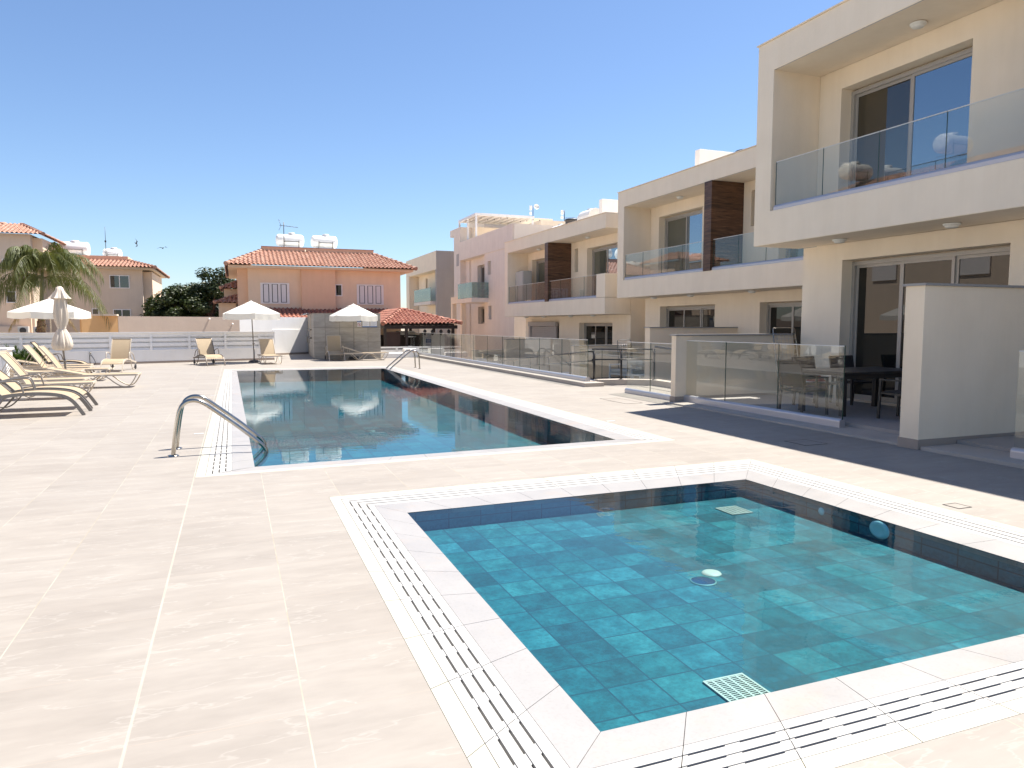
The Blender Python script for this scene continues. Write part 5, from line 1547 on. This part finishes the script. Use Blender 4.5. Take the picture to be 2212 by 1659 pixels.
MB().box(11.03, 11.62, 11.38, 11.82, .40, .425).build('rim', 'white_plastic', bk)
m = MB(); m.lathe([(0, .14), (.08, .12), (.16, .05), (.2, 0)], (11.3, 11.6, .425), 14); tag(m.build('red_cloth', 'red_cloth'), 'crumpled red cloth lying on the blue basket', 'cloth')

# hose and tap on the fence plinth
hs = thing('garden_hose', 'black hose hanging from a tap on the white fence wall', 'hose', (-5.2, 31.9, 0))
yy = fy(-5.2)
MB().tube([(-5.28, yy-.08, .48), (-5.28, yy, .48)], .03, 8).build('tap', 'steel', hs)
MB().tube(smooth([(-5.28, yy-.1, .47), (-5.30, yy-.1, .25), (-5.28, yy-.1, .02), (-5.1, yy-.12, .02), (-5.12, yy-.1, .2), (-5.26, yy-.1, .42)], 2), .013, 8).build('hose', 'dark_plastic', hs)
pl = thing('planter_box', 'white box planter at the left edge behind the loungers', 'planter', (-5.9, 22.2, 0))
m = MB(); m.box(-6.6, -5.5, 22.0, 22.6, 0, .94); m.build('box', 'white_wall', pl, .01)
MB().box(-6.64, -5.46, 21.96, 22.64, .94, .99).build('rim', 'white_paint', pl)
MB().box(-6.5, -5.6, 21.97, 21.999, .1, .8).build('front_panel', 'white_paint', pl)

# ================================================================== VEGETATION
def frond(mb, base, az, elev, L, droop, leafL, n=46, dry=False):
    pts = []
    for i in range(n+1):
        t = i/n
        rr = L*t*math.cos(elev)*(1-.12*t*t)
        z = L*t*math.sin(elev) - droop*t**2.1
        pts.append(Vector((base[0] + rr*math.cos(az), base[1] + rr*math.sin(az), base[2] + z)))
    side = Vector((-math.sin(az), math.cos(az), 0))
    for i in range(3, n+1):
        p = pts[i]; d = (pts[i]-pts[i-1]).normalized()
        t = i/n
        ll = leafL*(.55 + .9*t - .95*t*t)*1.25*random.uniform(.8, 1.15)
        for s in (-1, 1):
            for rep in range(2):
                dirv = (side*s*random.uniform(.25, .8) + d*random.uniform(.1, .5) + Vector((0, 0, -random.uniform(.2, 1.1)))).normalized()
                l2 = ll*random.uniform(.75, 1.2)
                q = p + dirv*l2*.45; d2 = (dirv + Vector((0, 0, -1.0))).normalized()
                q2 = q + d2*l2*.35; tip = q2 + (d2 + Vector((random.uniform(-.15, .15), 0, -.9))).normalized()*l2*.35
                wv = d*random.uniform(.007, .013) + Vector((0, 0, .003))
                mb.quad(p-wv*.6, p+wv*.6, q+wv, q-wv); mb.quad(q-wv, q+wv, q2+wv*.8, q2-wv*.8); mb.quad(q2-wv*.8, q2+wv*.8, tip+wv*.1, tip-wv*.1)
    return pts
pm = thing('palm_tree', 'tall feathery palm with drooping green fronds at the left', 'palm tree', (-7.62, 36, 0))
trk = MB()
trk.tube([(-7.63, 36, 0), (-7.66, 36, .6), (-7.67, 36, 1.2), (-7.66, 36, 1.75)], [.2, .175, .16, .15], 14)
for k_ in range(16):
    z_ = .12 + k_*.105; a = k_*2.4
    trk.hexa([(-7.66+.15*math.cos(a+q), 36+.15*math.sin(a+q), z_) for q in (-.5, -.2, .2, .5)], [(-7.66+(.2 if 0 < i < 3 else .18)*math.cos(a+q), 36+(.2 if 0 < i < 3 else .18)*math.sin(a+q), z_+.13) for i, q in enumerate((-.4, -.15, .15, .4))])
trk.build('trunk', 'bark', pm)
MB().tube([(-7.66, 36, 1.7), (-7.62, 36, 2.4), (-7.55, 36, 3.3), (-7.52, 36, 3.9)], [.13, .085, .07, .05], 12).build('crownshaft', 'crownshaft', pm)
lf = MB(); rc = MB()
spec = [(180, 62, 1.9, 1.3), (150, 50, 2.0, 1.6), (200, 45, 2.1, 1.8), (10, 60, 1.9, 1.3), (-15, 48, 2.4, 2.0), (20, 42, 2.9, 2.7), (-40, 50, 2.2, 2.0), (45, 55, 2.0, 1.7), (90, 60, 1.8, 1.4), (120, 45, 2.1, 2.0), (-90, 58, 1.9, 1.6), (-120, 45, 2.0, 2.0), (-150, 52, 2.1, 1.9), (-60, 38, 2.3, 2.5), (5, 30, 3.0, 3.2), (170, 28, 2.3, 2.3), (-10, 18, 2.6, 2.7), (195, 12, 2.3, 2.2), (60, 25, 2.2, 2.4), (-100, 28, 2.1, 2.5), (140, 22, 2.2, 2.5), (-35, 66, 1.6, .8), (230, 65, 1.6, .9), (35, 48, 2.6, 2.3), (-25, 35, 2.7, 2.8), (165, 40, 2.5, 2.1), (205, 55, 2.1, 1.4), (75, 45, 2.2, 2.0), (110, 30, 2.2, 2.4), (-70, 50, 2.3, 1.9), (-110, 38, 2.2, 2.2), (0, 40, 2.8, 2.9), (185, 32, 2.5, 2.3)]
for (az, el, L, dr) in spec:
    b0 = (-7.53, 36, 4.15 - (0.6 if el < 35 else 0))
    pts = frond(lf, b0, R(az+random.uniform(-6, 6)), R(el), L*random.uniform(1.05, 1.2), dr*1.0, .74, 40)
    rc.tube(pts[::4], [.022 - .018*i/max(1, len(pts[::4])-1) for i in range(len(pts[::4]))], 5)
lf.build('crown', 'palm_leaf', pm); rc.build('frond_stems', 'crownshaft', pm)
dl_ = MB()
for (az, el, L, dr) in ((-5, -10, 1.6, 1.2), (185, -15, 1.4, .8), (100, -20, 1.3, 1.0), (-80, -15, 1.3, 1.0)):
    frond(dl_, (-7.62, 36, 2.6), R(az), R(el), L, dr, .4, 30)
dl_.build('dry_fronds', 'palm_dry', pm)

def leaf_cloud(mb, c, rad, n, size, squash=.8, up=.3):
    for _ in range(n):
        d = Vector((random.gauss(0, 1), random.gauss(0, 1), random.gauss(0, 1))).normalized()
        rr = rad * (random.random()**.35)
        p = Vector(c) + Vector((d.x*rr, d.y*rr, d.z*rr*squash))
        nrm = (d + Vector((random.uniform(-.8, .8), random.uniform(-.8, .8), random.uniform(-.3, 1)))).normalized()
        a = nrm.cross(Vector((0, 0, 1)))
        if a.length < .05: a = Vector((1, 0, 0))
        a.normalize(); b = nrm.cross(a); s = size*random.uniform(.6, 1.3)
        mb.quad(p - a*s*.5, p + b*s*.32, p + a*s*.5, p - b*s*.32)
def tree(x, y, h, w, label, nb, seed, zb=-1, leaves=420, mat='tree_leaf'):
    random.seed(seed)
    r = thing('broadleaf_tree', label, 'tree', (x, y, zb), 'dark trees between the two houses')
    t = MB(); t.tube([(x, y, zb), (x+.1, y, zb+(h-zb)*.35), (x, y, zb+(h-zb)*.6)], [.35, .26, .15], 10)
    lf_ = MB()
    for i in range(nb):
        a = random.uniform(0, 2*math.pi); q = random.random()**.6
        zz = zb + (h-zb)*random.uniform(.22, .93)
        ww = w/2*math.sqrt(max(.1, 1-((zz-zb)/(h-zb)-.42)**2*2.6))
        c = (x + ww*q*math.cos(a), y + ww*.8*q*math.sin(a), zz - .3)
        rad = random.uniform(.5, .95)
        leaf_cloud(lf_, c, rad, leaves, .2, .75)
        if i % 3 == 0: t.tube([(x, y, zb+(h-zb)*.4), lerp((x, y, zb+(h-zb)*.5), c, .5) + Vector((0, 0, .3)), c], [.12, .07, .03], 6)
    t.build('trunk', 'bark', r); lf_.build('crown', mat, r)
tree(-1.6, 60, 6.3, 4.6, 'tallest dark leafy tree touching the salmon house', 46, 3)
tree(-3.6, 61, 5.1, 4.2, 'middle dark leafy tree between the two houses', 38, 5)
tree(-5.3, 62.5, 4.25, 3.2, 'lowest dark tree beside the beige house', 26, 8)
tree(.4, 62, 6.4, 4.0, 'dark leafy tree mostly hidden behind the salmon house', 22, 9)
random.seed(21)
def bush(x, y, w, h, label, n=90):
    r = thing('juniper_bush', label, 'bush', (x, y, 0))
    m = MB()
    for i in range(n):
        a = random.uniform(0, 2*math.pi); L = random.uniform(.5, 1)
        tip = Vector((x + w/2*L*math.cos(a), y + w*.35*L*math.sin(a), h*random.uniform(.35, 1.0)*(1.15-.5*L)))
        b = Vector((x + .1*math.cos(a), y, .05))
        for k_ in range(70):
            t = random.uniform(.25, 1); p = b.lerp(tip, t) + Vector((0, 0, .1*math.sin(t*3)))
            d = ((tip-b).normalized() + Vector((random.uniform(-.8, .8), random.uniform(-.8, .8), random.uniform(-.2, .7)))).normalized()
            s_ = d.cross(Vector((random.random(), random.random(), random.random()))).normalized()*.008
            m.quad(p-s_, p+s_, p + d*.13 + s_*.3, p + d*.13 - s_*.3)
    m.build('foliage', 'juniper', r)
    st = MB(); st.tube([(x, y, 0), (x, y, .3)], [.05, .03], 8); st.build('stem', 'bark', r)
bush(-7.1, 30.3, 1.9, .95, 'dark green feathery bush at the foot of the palm', 130)
y_ = thing('yucca', 'spiky yellowish yucca at the left edge by the orange wall', 'plant', (-8.35, 33, 0))
MB().tube([(-8.35, 33, 0), (-8.34, 33, .9)], [.07, .05], 8).build('stem', 'bark', y_)
m = MB()
for k_ in range(70):
    a = random.uniform(0, 2*math.pi); e = random.uniform(-.2, 1.4); L = random.uniform(.3, .45)
    d = Vector((math.cos(a)*math.cos(e), math.sin(a)*math.cos(e), math.sin(e))); b = Vector((-8.34, 33, .9)); s_ = d.cross(Vector((0, 0, 1))).normalized()*.016
    q = b + d*L*.6; tip = q + (d+Vector((0, 0, -.35))).normalized()*L*.5
    m.quad(b-s_, b+s_, q+s_, q-s_); m.quad(q-s_, q+s_, tip+s_*.1, tip-s_*.1)
m.build('foliage', 'yucca', y_)

# birds
def bird(x, y, z, s, rot, label):
    m = MB()
    m.lathe([(0, .11), (.018, .08), (.03, .03), (.028, -.03), (.012, -.09), (0, -.1)], (0, 0, 0), 8)
    m.xf(Matrix.Rotation(R(90), 4, 'Y'))
    for sg in (-1, 1):
        m.quad((.04, 0, 0), (-.03, 0, 0), (-.03, sg*.12, .05), (.05, sg*.13, .055)); m.tri((.05, sg*.13, .055), (-.03, sg*.12, .05), (-.12, sg*.27, .02))
    m.tri((-.08, .01, 0), (-.08, -.01, 0), (-.16, .03, 0)); m.tri((-.08, .01, 0), (-.08, -.01, 0), (-.16, -.03, 0))
    m.xf(Matrix.Translation((x, y, z)) @ rot.to_4x4() @ Matrix.Scale(s, 4))
    tag(m.build('bird', 'bird'), label, 'bird', 'small birds in the sky')
from mathutils import Euler
bird(-4.33, 40, 5.57, 1.0, Euler((R(75), R(20), R(60))).to_matrix(), 'upper left small dark bird flying above the trees')
bird(-3.15, 40, 5.39, 1.0, Euler((R(10), R(-10), R(-70))).to_matrix(), 'lower right small dark bird flying above the trees')
